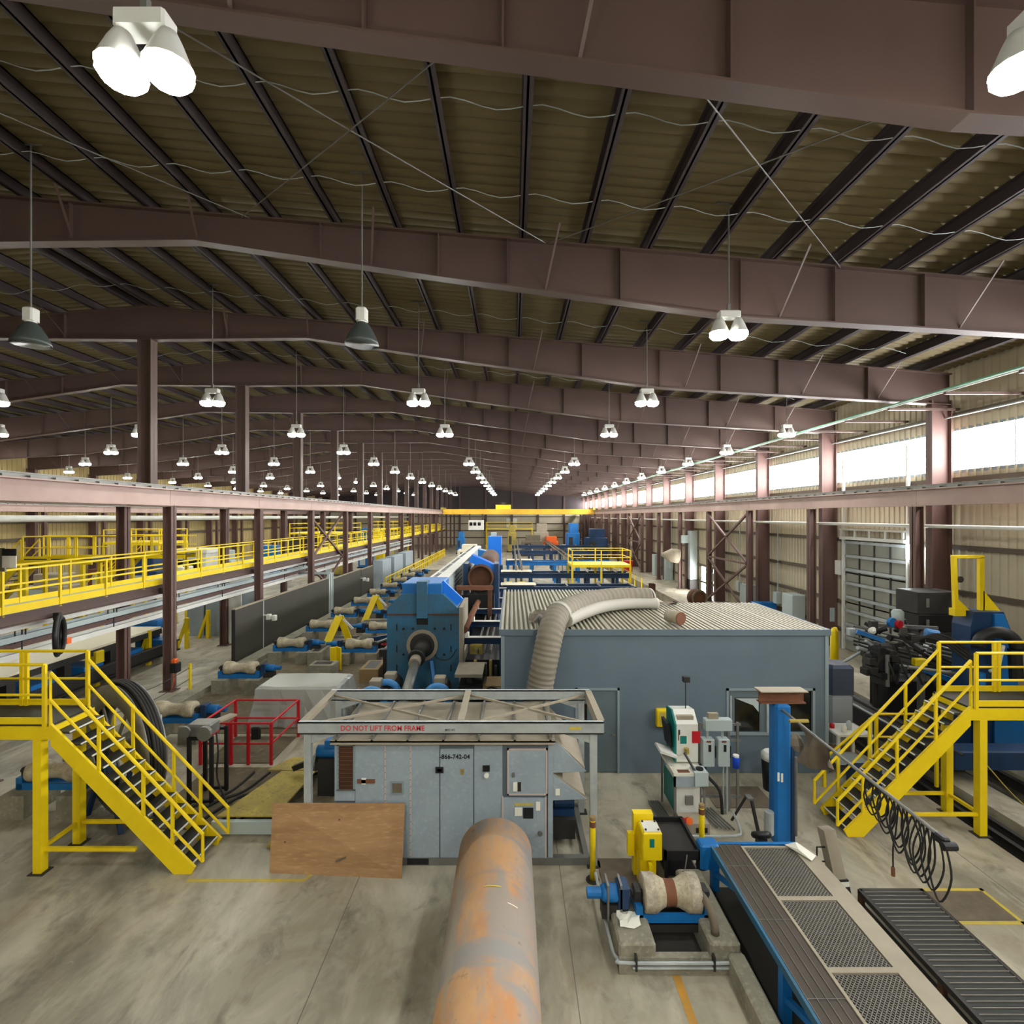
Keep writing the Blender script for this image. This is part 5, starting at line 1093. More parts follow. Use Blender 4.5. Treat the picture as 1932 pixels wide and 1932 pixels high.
for i in range(4):
    for k in range(n): mb.f.append((i*n+k, i*n+(k+1) % n, ((i+1) % 4)*n+(k+1) % n, ((i+1) % 4)*n+k))
P_ = thing('large_pipe', 'large rusty brown pipe with an open end facing the viewer', 'pipe', (-1.62, 26.2, 2.66)); part(P_, 'pipe_wall', mb, 'rust_dark', True); part(P_, 'bore_plug', MB().cyl((-1.62, 26.5, 3.32), (-1.62, 26.6, 3.32), .57, n=24), 'rust_dark')
T = thing('blue_tower', 'bright blue machine tower standing behind the clamped pipe', 'machine', (-1.6, 46, 0))
part(T, 'tower', MB().bev(-2.15, -.95, 45.6, 47, 0, 4.7, .03), 'blue_bright'); part(T, 'skirt', MB().prism([(-3.2, 2.6), (-2.15, 1.6), (-2.15, 3.4), (-3.2, 3.6)], 'y', 45.2, 46.8), 'blue'); part(T, 'skirt_leg', MB().box(-3.2, -2.9, 45.3, 46.6, 0, 2.7), 'blue_dark'); part(T, 'top_valve', MB().bev(-1.9, -1.4, 46, 46.5, 4.7, 5.05), 'panel_grey')
part(T, 'lower_guard', MB().bev(-2.3, -.8, 44.9, 45.55, 0, 2.2, .05), 'blue_dark')
# transfer tables across the bay
for i, (Y, xa, xb, z, m) in enumerate(((36, -.9, 8.8, 1.35, 'blue_dark'), (41, -1.0, 9.5, 1.75, 'blue_dark'), (50, -.6, 9.8, 1.9, 'blue'), (62, 0, 11, 2.1, 'blue_dark'), (75, 0, 12, 2.0, 'blue_dark'))):
    T = thing('transfer_table', 'blue transfer table spanning the aisle behind the building, %s from the viewpoint' % ('nearest', 'second', 'third', 'fourth', 'farthest')[i], 'table', ((xa+xb)/2, Y, 0), 'blue transfer tables')
    part(T, 'front_beam', MB().ibeam((xa, Y, z), (xb, Y, z), .25, .4, .05), m); part(T, 'rear_beam', MB().ibeam((xa, Y+1.6, z), (xb, Y+1.6, z), .25, .4, .05), m)
    k = 0; x = xa+.2
    while x < xb:
        part(T, 'leg', MB().box(x-.12, x+.12, Y-.1, Y+.1, 0, z-.2), m); part(T, 'leg', MB().box(x-.12, x+.12, Y+1.5, Y+1.7, 0, z-.2), m); part(T, 'skid', MB().box(x-.06, x+.06, Y, Y+1.6, z+.2, z+.28), 'steel'); x += 2.3
    if i < 3: part(T, 'cover_sheet', MB().box(xa+.1, xa+2.6, Y+.1, Y+1.5, z+.28, z+.31), 'cream')
for i, (x, ya, yb) in enumerate(((.35, 42, 88), (.8, 42, 88), (5.6, 52, 92), (6.1, 52, 92))):
    T = thing('chain_conveyor', '%s pale chain rail running back over the blue tables' % ('leftmost', 'second', 'third', 'rightmost')[i], 'conveyor', (x, ya, 0), 'chain rails over the tables')
    part(T, 'rail', MB().box(x-.08, x+.08, ya, yb, 2.2, 2.32), 'dust_metal'); part(T, 'chain', MB().box(x-.03, x+.03, ya, yb, 2.32, 2.38), 'dark_steel')
    for k in range(9): yy = ya+(yb-ya)*k/8; part(T, 'leg', MB().box(x-.06, x+.06, yy-.06, yy+.06, 0, 2.2), 'steel')
for i, x in enumerate((-.3, .75)):
    T = thing('stop_post', '%s small yellow stop post before the chain rails' % ('left', 'right')[i], 'stop post', (x, 40.2, 0), 'yellow stop posts')
    part(T, 'post', MB().bev(x-.2, x+.2, 40, 40.3, 0, 1.3, .03), 'yellow'); part(T, 'head', MB().bev(x-.3, x+.3, 39.9, 40.4, .9, 1.35, .03), 'yellow')
# yellow access platform
def access_platform(label, xa, xb, ya, yb, z, legs=True, m='yellow'):
    T = thing('access_platform', label, 'platform', ((xa+xb)/2, (ya+yb)/2, 0))
    part(T, 'deck', MB().box(xa, xb, ya, yb, z-.2, z), m)
    for x in (xa+.06, (xa+xb)/2, xb-.06):
        for y in (ya+.06, yb-.06):
            part(T, 'leg', MB().box(x-.07, x+.07, y-.07, y+.07, 0, z-.2), m); part(T, 'rail_post', MB().box(x-.04, x+.04, y-.04, y+.04, z, z+1.1), m)
    for h in (.55, 1.1):
        for y in (ya+.06, yb-.06): part(T, 'rail', MB().cyl((xa, y, z+h), (xb, y, z+h), .035, n=6), m)
        for x in (xa+.06, xb-.06): part(T, 'rail', MB().cyl((x, ya, z+h), (x, yb, z+h), .035, n=6), m)
    return T
access_platform('yellow access platform with railings beyond the corrugated roof', 4.6, 9.2, 39.5, 42.5, 2.75)
access_platform('yellow mezzanine with railings under the far crane', -5, 4, 98, 103, 4.2)
access_platform('far yellow platform in the left bay behind the walkway posts', -27, -20, 62, 68, 4.5)
access_platform('yellow platform in the left bay nearer the ridge columns', -22, -17, 78, 84, 4.6)
access_platform('small yellow platform in the left bay near the tan wall', -36, -31, 45, 49, 4.2)
# overhead crane with cab
T = thing('overhead_crane', 'yellow overhead travelling crane spanning the far end of the hall', 'crane', (1, 94, 7.6))
part(T, 'bridge_girder', MB().box(-12.6, 15.0, 93.6, 94.4, 6.85, 7.8), 'crane_yellow'); part(T, 'bridge_girder', MB().box(-12.6, 15.0, 96, 96.8, 6.85, 7.8), 'crane_yellow')
for x in (-12.75, 14.9): part(T, 'end_truck', MB().box(x-.2, x+.2, 92.8, 97.6, 7.65, 8.1), 'yellow_worn')
tr = part(T, 'trolley', MB().bev(-3, -.2, 93.6, 96.8, 7.8, 8.6, .05), 'yellow'); part(tr, 'hoist', MB().box(-2, -1.2, 94.6, 95.6, 8.6, 9.1), 'dark_steel')
cb = part(T, 'cab', MB().bev(-7.9, -5.2, 92.6, 94.6, 4.0, 5.8, .05), 'white'); part(T, 'cab_hanger', MB().box(-7.8, -7.6, 93.4, 93.6, 5.8, 6.9).box(-5.5, -5.3, 93.4, 93.6, 5.8, 6.9), 'dark_steel')
for x in (-7.7, -7.0, -6.2): part(cb, 'cab_window', MB().box(x, x+.55, 92.57, 92.6, 4.8, 5.4), 'glass_dark')
# machines at the far end
for i, (x0, x1, y, z, m, lab) in enumerate(((-9.5, -8.2, 88, 3.8, 'blue', 'blue tank beyond the silver trough at far left'), (1.6, 5.0, 84, 3.4, 'tarp_brown', 'brown covered machine under the far crane'), (8.6, 10.6, 80, 5.4, 'blue', 'tall blue cabinet at the far right of the hall'),
                                            (11, 14.2, 76, 4.6, 'blue_dark', 'dark blue machine housing near the far right wall'), (-7.5, -4.6, 70, 2.6, 'cream', 'cream machine casing behind the silver trough'), (-.8, .8, 92, 4.9, 'yellow_worn', 'yellow guarded machine under the crane bridge'), (5.4, 8.0, 88, 3.0, 'orange', 'orange tray machine below the far crane'), (3.8, 6.4, 90, 5.2, 'dust_metal', 'grey fume hood at the far end'))):
    T = thing('far_machine', lab, 'machine', ((x0+x1)/2, y, 0))
    part(T, 'casing', MB().bev(x0, x1, y, y+2.5, .2, z*.72, .08), m); part(T, 'upper_box', MB().bev(x0+.2*(x1-x0), x1-.1*(x1-x0), y+.3, y+2, z*.72, z, .06), m); part(T, 'base', MB().box(x0-.15, x1+.15, y-.1, y+2.6, 0, .2), 'dark_steel'); part(T, 'panel', MB().box(x0+.15*(x1-x0), x0+.45*(x1-x0), y-.03, y, z*.3, z*.6), 'dark_steel'); part(T, 'pipework', MB().tube([(x1, y+.4, z*.5), (x1+.3, y+.4, z*.5), (x1+.3, y+.4, .05)], .07, 8), 'steel')

# ------------------------------------------------------------------ left line: roller stands, screens, guards
spots = [(-10.1, 11.4), (-9.85, 15.0), (-10.1, 19.1), (-9.85, 22.9), (-9.95, 26.8), (-10, 30.6), (-10, 34.4), (-10, 38.2), (-10, 42), (-10, 45.8), (-10, 49.6), (-10, 53.4)]
proto = roller_stand('waisted roller on a blue cradle under the left yellow stairs', -10.1, 11.4, 1.15, .24, .85, 'roller stands')
for i, (x, y) in enumerate(spots[1:]): copy_tree(proto, (x, y, 0), 'waisted roller on a blue cradle beside the black screens, %s from the yellow stairs' % ORD[i+1], 'roller stands')
for i, y in enumerate((22.7, 26.4, 30.2, 34, 37.8)): copy_tree(proto, (-6.75, y, 0), 'waisted roller on a blue cradle behind the mill housing, %s from the viewpoint' % ORD[i], 'roller stands', rz=PI)
for i, (x0, x1, y0, y1, z) in enumerate(((-5.95, -5.2, 19.9, 21.2, .55), (-5.6, -4.9, 22.1, 23.4, .75), (-8.9, -8.3, 22.2, 23.6, .6), (-8.2, -7.2, 20.6, 21.3, .5), (-9.2, -7.6, 25.4, 26.2, .4), (-8.6, -7.0, 29, 29.7, .5), (-9.4, -8.1, 32.5, 33.3, .5))):
    T = thing('concrete_plinth', 'tan concrete plinth left of the mill, %s from the viewpoint' % ORD[i], 'plinth', (x0, y0, 0), 'concrete plinths left of the mill')
    part(T, 'block', MB().bev(x0, x1, y0, y1, 0, z, .02), 'wood' if i in (0, 1) else 'concrete'); part(T, 'recess', MB().box(x0+.15, x1-.15, y0+.15, y1-.15, z-.02, z+.005), 'dark_steel')
for i, (x, y) in enumerate(((-8.15, 24.3), (-8.1, 30.6))):
    T = thing('yellow_guide', '%s yellow inverted-V pipe guide between the rollers' % ('nearer', 'farther')[i], 'guide', (x, y, 0), 'yellow V guides')
    part(T, 'leg', MB().beam((x-.55, y-.6, .3), (x-.05, y, 1.75), .34, .1, (0, 1, 0)), 'yellow'); part(T, 'leg', MB().beam((x+.45, y+.2, .3), (x, y, 1.75), .3, .1, (0, 1, 0)), 'yellow'); part(T, 'arm', MB().beam((x-.05, y, 1.82), (x+.6, y, 1.15), .1, .06, (0, 1, 0)), 'white'); part(T, 'base', MB().box(x-.7, x+.6, y-.7, y+.4, 0, .3), 'concrete')
T = thing('yellow_stop', 'upright folded yellow steel stop plate left of the mill', 'stop plate', (-7.4, 22, 0)); part(T, 'plate', MB().prism([(-7.68, 21.6), (-7.45, 21.75), (-7.22, 21.55), (-7.2, 21.62), (-7.45, 21.84), (-7.7, 21.68)], 'z', 0, .95), 'yellow'); part(T, 'rib', MB().box(-7.47, -7.43, 21.8, 22.1, 0, .8), 'yellow')
for i in range(4):
    T = thing('blue_skid', 'low dark blue skid arm beside the mill, %s from the viewpoint' % ORD[i], 'skid', (-6, 24+2.6*i, 0), 'blue skid arms'); part(T, 'arm', MB().beam((-6.9, 24.4+2.6*i, .6), (-5.3, 23.9+2.6*i, .95), .22, .2), 'blue_dark'); part(T, 'foot', MB().box(-6.3, -5.9, 24+2.6*i, 24.4+2.6*i, 0, .65), 'dark_steel'); part(T, 'ram', MB().cyl((-6.6, 23.9+2.6*i, .5), (-5.6, 23.7+2.6*i, .9), .05, n=8), 'galv')
T = thing('screen_wall', 'long dark brown screen panels along the left aisle', 'screen', (-12, 22, 0))
for i, (ya, yb, zt) in enumerate(((22.1, 24.6, 2.45), (24.63, 33.4, 2.45), (34.3, 40.6, 2.3), (40.63, 44.2, 2.25))):
    q = part(T, 'screen_panel', MB().box(-12.08, -11.96, ya, yb, .0, zt), 'screen_dark'); part(q, 'panel_cap', MB().box(-12.1, -11.94, ya, yb, zt, zt+.04), 'dust_metal'); part(q, 'end_strip', MB().box(-12.1, -11.94, ya-.02, ya+.02, 0, zt), 'dark_steel' if i != 1 else 'panel_grey')
for y in (33.55, 33.9, 34.2): part(T, 'screen_post', MB().box(-12.1, -11.95, y-.06, y+.06, 0, 2.75), 'panel_grey')
part(T, 'header', MB().box(-14, -11.9, 33.5, 33.6, 2.7, 2.85), 'panel_grey')
for i, (y, z) in enumerate(((24.6, 1.75), (40.5, 1.6))):
    T = thing('floodlight', '%s small white twin floodlight fixed to the dark screen' % ('nearer', 'farther')[i], 'floodlight', (-11.9, y, z), 'screen floodlights'); part(T, 'arm', MB().beam((-11.96, y, z), (-11.6, y, z), .05, .05), 'white'); part(T, 'head', MB().bev(-11.78, -11.58, y-.12, y+.1, z-.2, z+.05), 'white'); part(T, 'head', MB().bev(-11.5, -11.32, y-.12, y+.1, z-.25, z), 'white')
# floor kerb under the rollers
single('long_kerb', 'long concrete kerb along the foot of the dark screens', 'kerb', MB().box(-11.85, -11.2, 13.5, 60, 0, .22), 'concrete')
T = thing('far_guard_rail', 'yellow guard rail beyond the dark screens along the left aisle', 'guard rail', (-11, 46, 0))
for h in (.6, 1.15): part(T, 'rail', MB().box(-11.04, -10.96, 44.6, 84, h-.04, h+.04), 'yellow')
for k in range(27): y = 44.6+1.5*k; part(T, 'post', MB().box(-11.06, -10.94, y-.06, y+.06, 0, 1.15), 'yellow')
for k in range(9): y = 45+4.4*k; part(T, 'toe_panel', MB().box(-11.1, -11.05, y, y+2.0, .05, .8), 'yellow_worn')
for i, (y, w_) in enumerate(((46, 3.2), (50.5, 4), (56, 4))): single('grey_cabinet', 'tall grey cabinet behind the left guard rail, %s from the viewpoint' % ORD[i], 'cabinet', MB().bev(-12.5, -11.6, y, y+w_, 0, 2.5, .03), 'unit_grey', group='grey cabinets left')

# tarped box, red railing, gearbox stand, yellow deck plates
T = thing('tarped_crate', 'box covered with clear plastic sheeting behind the red railing', 'covered crate', (-6.6, 16.5, 0))
part(T, 'crate', MB().bev(-7.75, -5.5, 15.95, 17.1, .1, 1.16, .05), 'dust_metal')
mb = MB(); nu = 24; ring_ = []
def perim(t, o):
    P_ = [(-7.9-o, 15.8-o), (-5.38+o, 15.8-o), (-5.38+o, 17.25+o), (-7.9-o, 17.25+o)]; t = (t % 1)*4; i = int(t); f_ = t-i
    a_, b_ = P_[i], P_[(i+1) % 4]; return (a_[0]+(b_[0]-a_[0])*f_, a_[1]+(b_[1]-a_[1])*f_)
for j, (o, z) in enumerate(((-.06, 1.22), (.02, 1.15), (.06, .7), (.16, .05))):
    for k in range(40):
        x, y = perim(k/40, o+(random.uniform(-.05, .07) if j > 1 else 0)); mb.v.append((x, y, z+random.uniform(-.01, .02)))
for j in range(3):
    for k in range(40): mb.f.append((j*40+k, j*40+(k+1) % 40, (j+1)*40+(k+1) % 40, (j+1)*40+k))
mb.f.append(tuple(reversed(range(40)))); part(T, 'plastic_cover', mb, 'plastic_sheet')
T = thing('red_railing', 'red tubular railing enclosing a pit at left', 'railing', (-7.2, 14.2, 0))
RC = [(-8.15, 13.4), (-6.3, 13.4), (-6.3, 15.1), (-8.15, 15.1)]
for i in range(4):
    a_, b_ = RC[i], RC[(i+1) % 4]
    for h in (1.08, .55): part(T, 'rail', MB().cyl((*a_, h), (*b_, h), .028, n=8), 'red')
for (x, y) in RC+[(-7.35, 13.4), (-6.9, 13.4), (-7.45, 13.4)]: part(T, 'post', MB().box(x-.035, x+.035, y-.03, y+.03, 0, 1.08), 'red')
part(T, 'pit_cover', MB().box(-8.1, -6.35, 13.45, 15.05, .0, .03), 'dirty_floor'); part(T, 'padlock_box', MB().bev(-6.8, -6.55, 13.3, 13.4, .7, 1.0, .04), 'black')
T = thing('gearbox_stand', 'black steel stand carrying a gearbox beside the left stairs', 'stand', (-7, 11.7, 0))
for x in (-7.25, -6.75):
    for y in (11.5, 12.1): part(T, 'leg', MB().box(x-.035, x+.035, y-.035, y+.035, 0, 1.55), 'black')
for z in (.1, 1.5): part(T, 'frame', MB().box(-7.28, -6.72, 11.48, 11.54, z-.03, z+.03).box(-7.28, -6.72, 12.06, 12.12, z-.03, z+.03), 'black')
part(T, 'gearbox', MB().bev(-7.35, -6.8, 11.5, 11.95, 1.55, 1.8, .04), 'steel'); part(T, 'pulley', MB().rings([((-7.3, 11.4, 1.68), .13), ((-7.3, 11.45, 1.68), .13)], 14), 'steel'); part(T, 'pulley', MB().rings([((-6.85, 11.36, 1.66), .16), ((-6.85, 11.45, 1.66), .16)], 14), 'steel'); part(T, 'drive_arm', MB().beam((-6.95, 11.9, 1.7), (-6.8, 12.5, 1.66), .2, .05), 'dust_metal'); part(T, 'cable', MB().tube([(-6.7, 11.6, 1.6), (-6.6, 11.5, 1.2), (-6.65, 11.55, .6), (-6.4, 11.5, .05)], .02, 6, 4), 'rubber')
def plate(name, label, pts, t, m):
    vs = [V(*p) for p in pts]; lo = [v-V(0, 0, t) for v in vs]; n = len(vs)
    return single(name, label, 'deck plate', MB().add(vs+lo, [tuple(range(n)), tuple(reversed(range(n, 2*n)))]+[(i, i+n, (i+1) % n+n, (i+1) % n) for i in range(n)]), m)
plate('deck_plate', 'long worn yellow deck plate beside the plywood sheet', [(-6.05, 10.5, .36), (-4.85, 10.5, .36), (-4.75, 12.35, .36), (-5.55, 12.35, .36)], .03, 'yellow_worn')
plate('deck_plate', 'yellow deck plate crossing behind the long one', [(-5.95, 12.45, .34), (-4.6, 12.4, .34), (-4.5, 13.05, .34), (-5.6, 13.1, .34)], .03, 'yellow_worn')
plate('deck_plate', 'sloping yellow plate at the left edge of the plywood sheet', [(-4.8, 10.0, .05), (-4.35, 10.0, .05), (-4.3, 10.9, .34), (-4.7, 10.9, .34)], .03, 'yellow_worn')
T = thing('deck_support', 'steel channel and legs under the yellow deck plates', 'support', (-5.4, 10.5, 0)); part(T, 'channel', MB().box(-6.1, -4.85, 10.38, 10.48, .05, .3), 'panel_grey')
for (x, y) in ((-5.9, 10.8), (-4.95, 10.8), (-5.4, 12.2), (-4.8, 12.2), (-5.6, 12.8), (-4.7, 12.8)): part(T, 'leg', MB().box(x-.05, x+.05, y-.05, y+.05, 0, .31), 'dark_steel')
part(T, 'yellow_lip', MB().box(-4.86, -4.8, 10.38, 10.6, .0, .33), 'yellow')
single('pit_grid', 'dirty brown floor plate beneath the yellow deck plates', 'floor plate', MB().box(-7.8, -4.0, 10.62, 13.2, .0, .025), 'dirty_floor')
single('roller_bed_slab', 'dirty brown slab under the rollers left of the mill', 'slab', MB().box(-11.15, -1.2, 15.3, 62, 0, .022), 'dirty_floor')
for i in range(5): single('floor_hose', 'black hose snaking over the dark grid behind the left stairs, %s from the stairs' % ORD[i], 'hose', MB().tube([(-7.4+.4*i, 10.8, .05), (-7.0+.35*i, 11.5+.1*i, .06), (-6.6+.3*i, 12.0, .05), (-6.5+.4*i, 12.9, .05)], .03, 7, 4), 'rubber', group='hoses on the dark grid')
T = thing('blue_pump', 'small blue pump behind the left frame post of the air unit', 'pump', (-4.3, 12.0, 0)); part(T, 'motor', MB().rings([((-4.55, 12, 1.0), .14), ((-4.1, 12, 1.0), .15), ((-4.0, 12, 1.0), .1)], 14), 'blue', True); part(T, 'terminal_box', MB().bev(-4.35, -4.1, 11.85, 12.1, 1.12, 1.3), 'blue'); part(T, 'stand', MB().box(-4.5, -4.1, 11.85, 12.15, 0, .88), 'dark_steel'); part(T, 'belt_wheel', MB().cyl((-4.62, 12, .75), (-4.56, 12, .75), .2, n=16), 'steel'); part(T, 'arm', MB().beam((-5.2, 12.2, .5), (-4.5, 12.1, .8), .12, .12), 'black')

# hose reel behind the left stairs
T = thing('hose_reel', 'large upright grey reel of black hose behind the left stairs', 'reel', (-8.45, 11.1, 0))
ax = V(-.474, -.883, 0).normalized(); c_ = V(-8.45, 11.1, 1.5)
part(T, 'flange', MB().ring(c_+ax*.14, ax, .95, 1.38, .03, 40), 'steel', True); part(T, 'flange', MB().ring(c_-ax*.2, ax, .95, 1.38, .03, 40), 'steel', True)
for k in range(6):
    an = k*PI/3; sd = V(ax.y, -ax.x, 0)*math.cos(an)+V(0, 0, 1)*math.sin(an); part(T, 'spoke', MB().beam(c_+ax*.15, c_+ax*.15+sd*1.0, .07, .03, ax), 'steel')
for k in range(5): part(T, 'hose_turn', MB().torus(c_+ax*(-.14+.055*k), ax, 1.32, .035, 40, 7), 'rubber', True)
for k in range(4): part(T, 'hose_turn', MB().torus(c_+ax*(-.12+.055*k), ax, 1.4, .03, 40, 7), 'rubber', True)
part(T, 'hub', MB().cyl(c_-ax*.3, c_+ax*.3, .14, n=16), 'dark_steel')
pr = V(-ax.y, ax.x, 0)
for s in (-1, 1):
    part(T, 'stand_leg', MB().beam(c_+ax*(.3*s), c_+ax*(.34*s)+pr*.7-V(0, 0, 1.5), .08, .08), 'blue_dark'); part(T, 'stand_leg', MB().beam(c_+ax*(.3*s), c_+ax*(.34*s)-pr*.7-V(0, 0, 1.5), .08, .08), 'blue_dark')
single('grey_guard_plate', 'pale grey sheet metal guard beside the hose reel', 'guard plate', MB().prism([(11.0, 1.0), (11.5, 1.15), (11.5, 2.05), (11.0, 1.75)], 'x', -7.9, -7.86), 'panel_grey')
single('guard_stand', 'thin post holding the grey sheet metal guard', 'post', MB().box(-7.9, -7.84, 11.3, 11.36, 0, 1.3), 'dark_steel')

# chain posts in the left aisle
for i, (x, y) in enumerate(((-11.9, 15.3), (-11.7, 18.6), (-13.1, 11.9), (-12.6, 11.2))):
    T = thing('chain_post', ['yellow chain post left of the nearest rollers', 'yellow chain post in the left aisle before the screens', 'yellow chain post under the left platform', 'rusty yellow post at the left picture edge'][i], 'post', (x, y, 0), 'yellow chain posts')
    part(T, 'post', MB().box(x-.035, x+.035, y-.035, y+.035, 0, 1.15), 'yellow'); part(T, 'base', MB().box(x-.12, x+.12, y-.12, y+.12, 0, .02), 'dark_steel')
for i, z in enumerate((1.0, .6)): single('barrier_chain', '%s thin chain strung between the left aisle posts' % ('upper', 'lower')[i], 'chain', MB().tube([(-11.9, 15.3, z), (-11.8, 16.9, z-.14), (-11.7, 18.6, z)], .012, 5, 4), 'dark_steel')
T = thing('call_box', 'orange and black call box on the left runway post', 'call box', (-12.5, 18.9, .7)); part(T, 'box', MB().bev(-12.56, -12.3, 18.75, 19.05, .75, 1.1, .02), 'black'); part(T, 'beacon', MB().bev(-12.54, -12.36, 18.8, 19.0, 1.1, 1.24, .03), 'orange'); part(T, 'cord', MB().tube([(-12.4, 18.75, .75), (-12.35, 18.7, .4), (-12.5, 18.75, .1)], .012, 6, 3), 'orange')

# ------------------------------------------------------------------ mezzanine walkway along the left runway
T = thing('mezzanine_walkway', 'long walkway with yellow railings under the left runway beam', 'walkway', (-14, 20, 3.8))
WY0, WY1 = 9, 100
part(T, 'edge_girder', MB().ibeam((-13.15, WY0, 3.78), (-13.15, WY1, 3.78), .2, .34, .03), 'maroon'); part(T, 'edge_girder', MB().ibeam((-14.2, WY0, 3.78), (-14.2, WY1, 3.78), .2, .34, .03), 'maroon')
part(T, 'deck', MB().box(-14.28, -13.1, WY0, WY1, 3.95, 4.0), 'panel_grey')
for x in (-13.1, -14.26):
    part(T, 'toe_board', MB().box(x-.012, x+.012, WY0, WY1, 3.96, 4.16), 'yellow')
    for h in (.55, 1.1): part(T, 'rail', MB().box(x-.025, x+.025, WY0, WY1, 4.0+h-.025, 4.0+h+.025), 'yellow')
    pm = mesh_of('rail_post', MB().box(-.03, .03, -.03, .03, 3.9, 5.1), 'yellow')
    for k in range(52): part_at(T, 'rail_post', pm, (x, WY0+.8+1.68*k, 0))
for k in range(1, 15):
    y = frameY(k); part(T, 'cross_beam', MB().ibeam((-14.4, y, 3.72), (-12.9, y, 3.72), .15, .22, .02), 'maroon'); part(T, 'bracket_post', MB().box(-14.1, -13.9, y-.05, y+.05, 3.55, 3.62), 'maroon')
for i, (x, z, m) in enumerate(((-13.5, 3.45, 'white'), (-13.6, 3.12, 'panel_grey'), (-13.9, 2.86, 'maroon_dark'), (-13.7, 2.62, 'white'))):
    T = thing('cable_tray', ('topmost pale', 'second grey', 'brown painted', 'lowest white')[i]+' cable tray hung below the yellow walkway', 'cable tray', (x, 20, z), 'cable trays under the walkway')
    part(T, 'side', MB().box(x-.02, x, 10, 70, z-.07, z+.09), m); part(T, 'side', MB().box(x-.42, x-.4, 10, 70, z-.07, z+.09), m); part(T, 'bed', MB().box(x-.4, x-.02, 10, 70, z-.06, z-.04), m)
    for k in range(18): part(T, 'hanger', MB().box(x-.012, x+.012, 11+3.3*k, 11.03+3.3*k, z+.07, 3.64), 'dark_steel')
    for k in range(3): part(T, 'cable', MB().cyl((x-.1-.1*k, 10, z-.015), (x-.1-.1*k, 70, z-.015), .025, n=6), 'rubber')
T = thing('hose_coil', 'black hose coil hanging from the walkway edge at left', 'hose coil', (-13.0, 14.6, 3)); part(T, 'coil', MB().torus((-12.95, 14.6, 3.1), (.82, .57, 0), .55, .06, 24, 8), 'black', True); part(T, 'coil', MB().torus((-12.9, 14.64, 3.1), (.86, .51, 0), .5, .05, 24, 8), 'rubber', True); part(T, 'hook', MB().box(-13.05, -12.88, 14.55, 14.65, 3.55, 3.75), 'dark_steel'); part(T, 'tag', MB().box(-12.88, -12.86, 14.8, 14.95, 2.8, 2.98), 'orange')
T = thing('warning_sign', 'small white warning sign at the left picture edge', 'sign', (-12.9, 13.2, 5.4)); part(T, 'plate', MB().box(-12.85, -12.5, 12.9, 12.92, 5.2, 5.5), 'paper'); part(T, 'banner', MB().box(-12.85, -12.5, 12.9, 12.92, 5.5, 5.68), 'text_black'); part(T, 'bracket', MB().box(-12.95, -12.8, 12.92, 12.96, 5.1, 5.7), 'steel')
# ------------------------------------------------------------------ left bay
T = thing('conveyor_bed', 'cream topped conveyor bed in the left bay below the walkway', 'conveyor', (-17, 18, 0))
part(T, 'bed_top', MB().box(-19.2, -15.9, 11, 23.2, 1.42, 1.5), 'cream'); part(T, 'edge', MB().box(-15.95, -15.86, 11, 23.2, 1.2, 1.42), 'dark_steel')
for k in range(6): 
    y = 12+2.1*k; part(T, 'leg', MB().box(-16.3, -16.0, y, y+.3, 0, 1.2), 'dark_steel'); part(T, 'base_block', MB().box(-17.0, -15.8, y+.6, y+1.5, .3, .9), 'blue')
part(T, 'lower_beam', MB().ibeam((-15.7, 9, .5), (-15.7, 24, .5), .3, .5, .05), 'dark_steel')
T = thing('blue_crossbeam', 'bright blue cross beam at the end of the cream bed', 'beam', (-17, 23.6, 0)); part(T, 'beam', MB().bev(-18.6, -16.2, 23.4, 23.9, 1.35, 1.75, .03), 'blue'); part(T, 'leg', MB().box(-16.7, -16.4, 23.45, 23.85, 0, 1.35), 'blue_dark'); part(T, 'leg', MB().box(-18.5, -18.2, 23.45, 23.85, 0, 1.35), 'blue_dark'); part(T, 'yellow_cap', MB().bev(-16.05, -15.75, 19.4, 19.8, .9, 1.35) , 'yellow')
part(T, 'yellow_cap_post', MB().box(-15.95, -15.85, 19.5, 19.7, 0, .9), 'yellow')
for i, (x, y) in enumerate(((-15.9, 22.4), (-16.0, 25.2), (-16.2, 27.3))):
    T = thing('yellow_a_frame', 'yellow A-frame guard in the left bay, %s from the viewpoint' % ORD[i], 'guard', (x, y, 0), 'yellow A-frames left bay')
    part(T, 'post', MB().box(x-.08, x+.08, y-.08, y+.08, 0, 1.5), 'yellow'); part(T, 'leg', MB().beam((x-.5, y, 0), (x, y, 1.4), .12, .12), 'yellow'); part(T, 'bar', MB().beam((x-.6, y+.6, .75), (x+.1, y, .75), .08, .08), 'yellow')
single('white_board', 'white board beside the dark runway post in the left aisle', 'board', MB().box(-14.75, -13.7, 25.9, 25.95, .12, 2.55), 'white')
for i, (x, y, h) in enumerate(((-16.2, 27.8, 2.2), (-17.2, 27.8, 2.2), (-16.3, 31.5, 2.3), (-17.6, 31.5, 2.3), (-19, 31.5, 2.3))): single('glazed_cabinet', 'grey cabinet in the left bay beyond the cream bed, %s from the viewpoint' % ORD[i], 'cabinet', MB().bev(x-.45, x+.45, y, y+.8, 0, h, .02), 'unit_grey', group='left bay cabinets')
stair_platform('yellow stairs and high platform in the left bay behind the walkway', -28.2, -24.0, 4.4, 25, 26, -20.5, 18, (.2, .5, .8), legs=[(-23.8, 25.05), (-23.8, 26.1), (-21, 25.05), (-21, 26.1)])
stair_platform('second yellow stairs and platform farther back in the left bay', -27.2, -23.2, 4.2, 31, 32, -19.8, 18, (.2, .5, .8), legs=[(-23, 31.05), (-23, 32.1), (-20.4, 31.05), (-20.4, 32.1)])
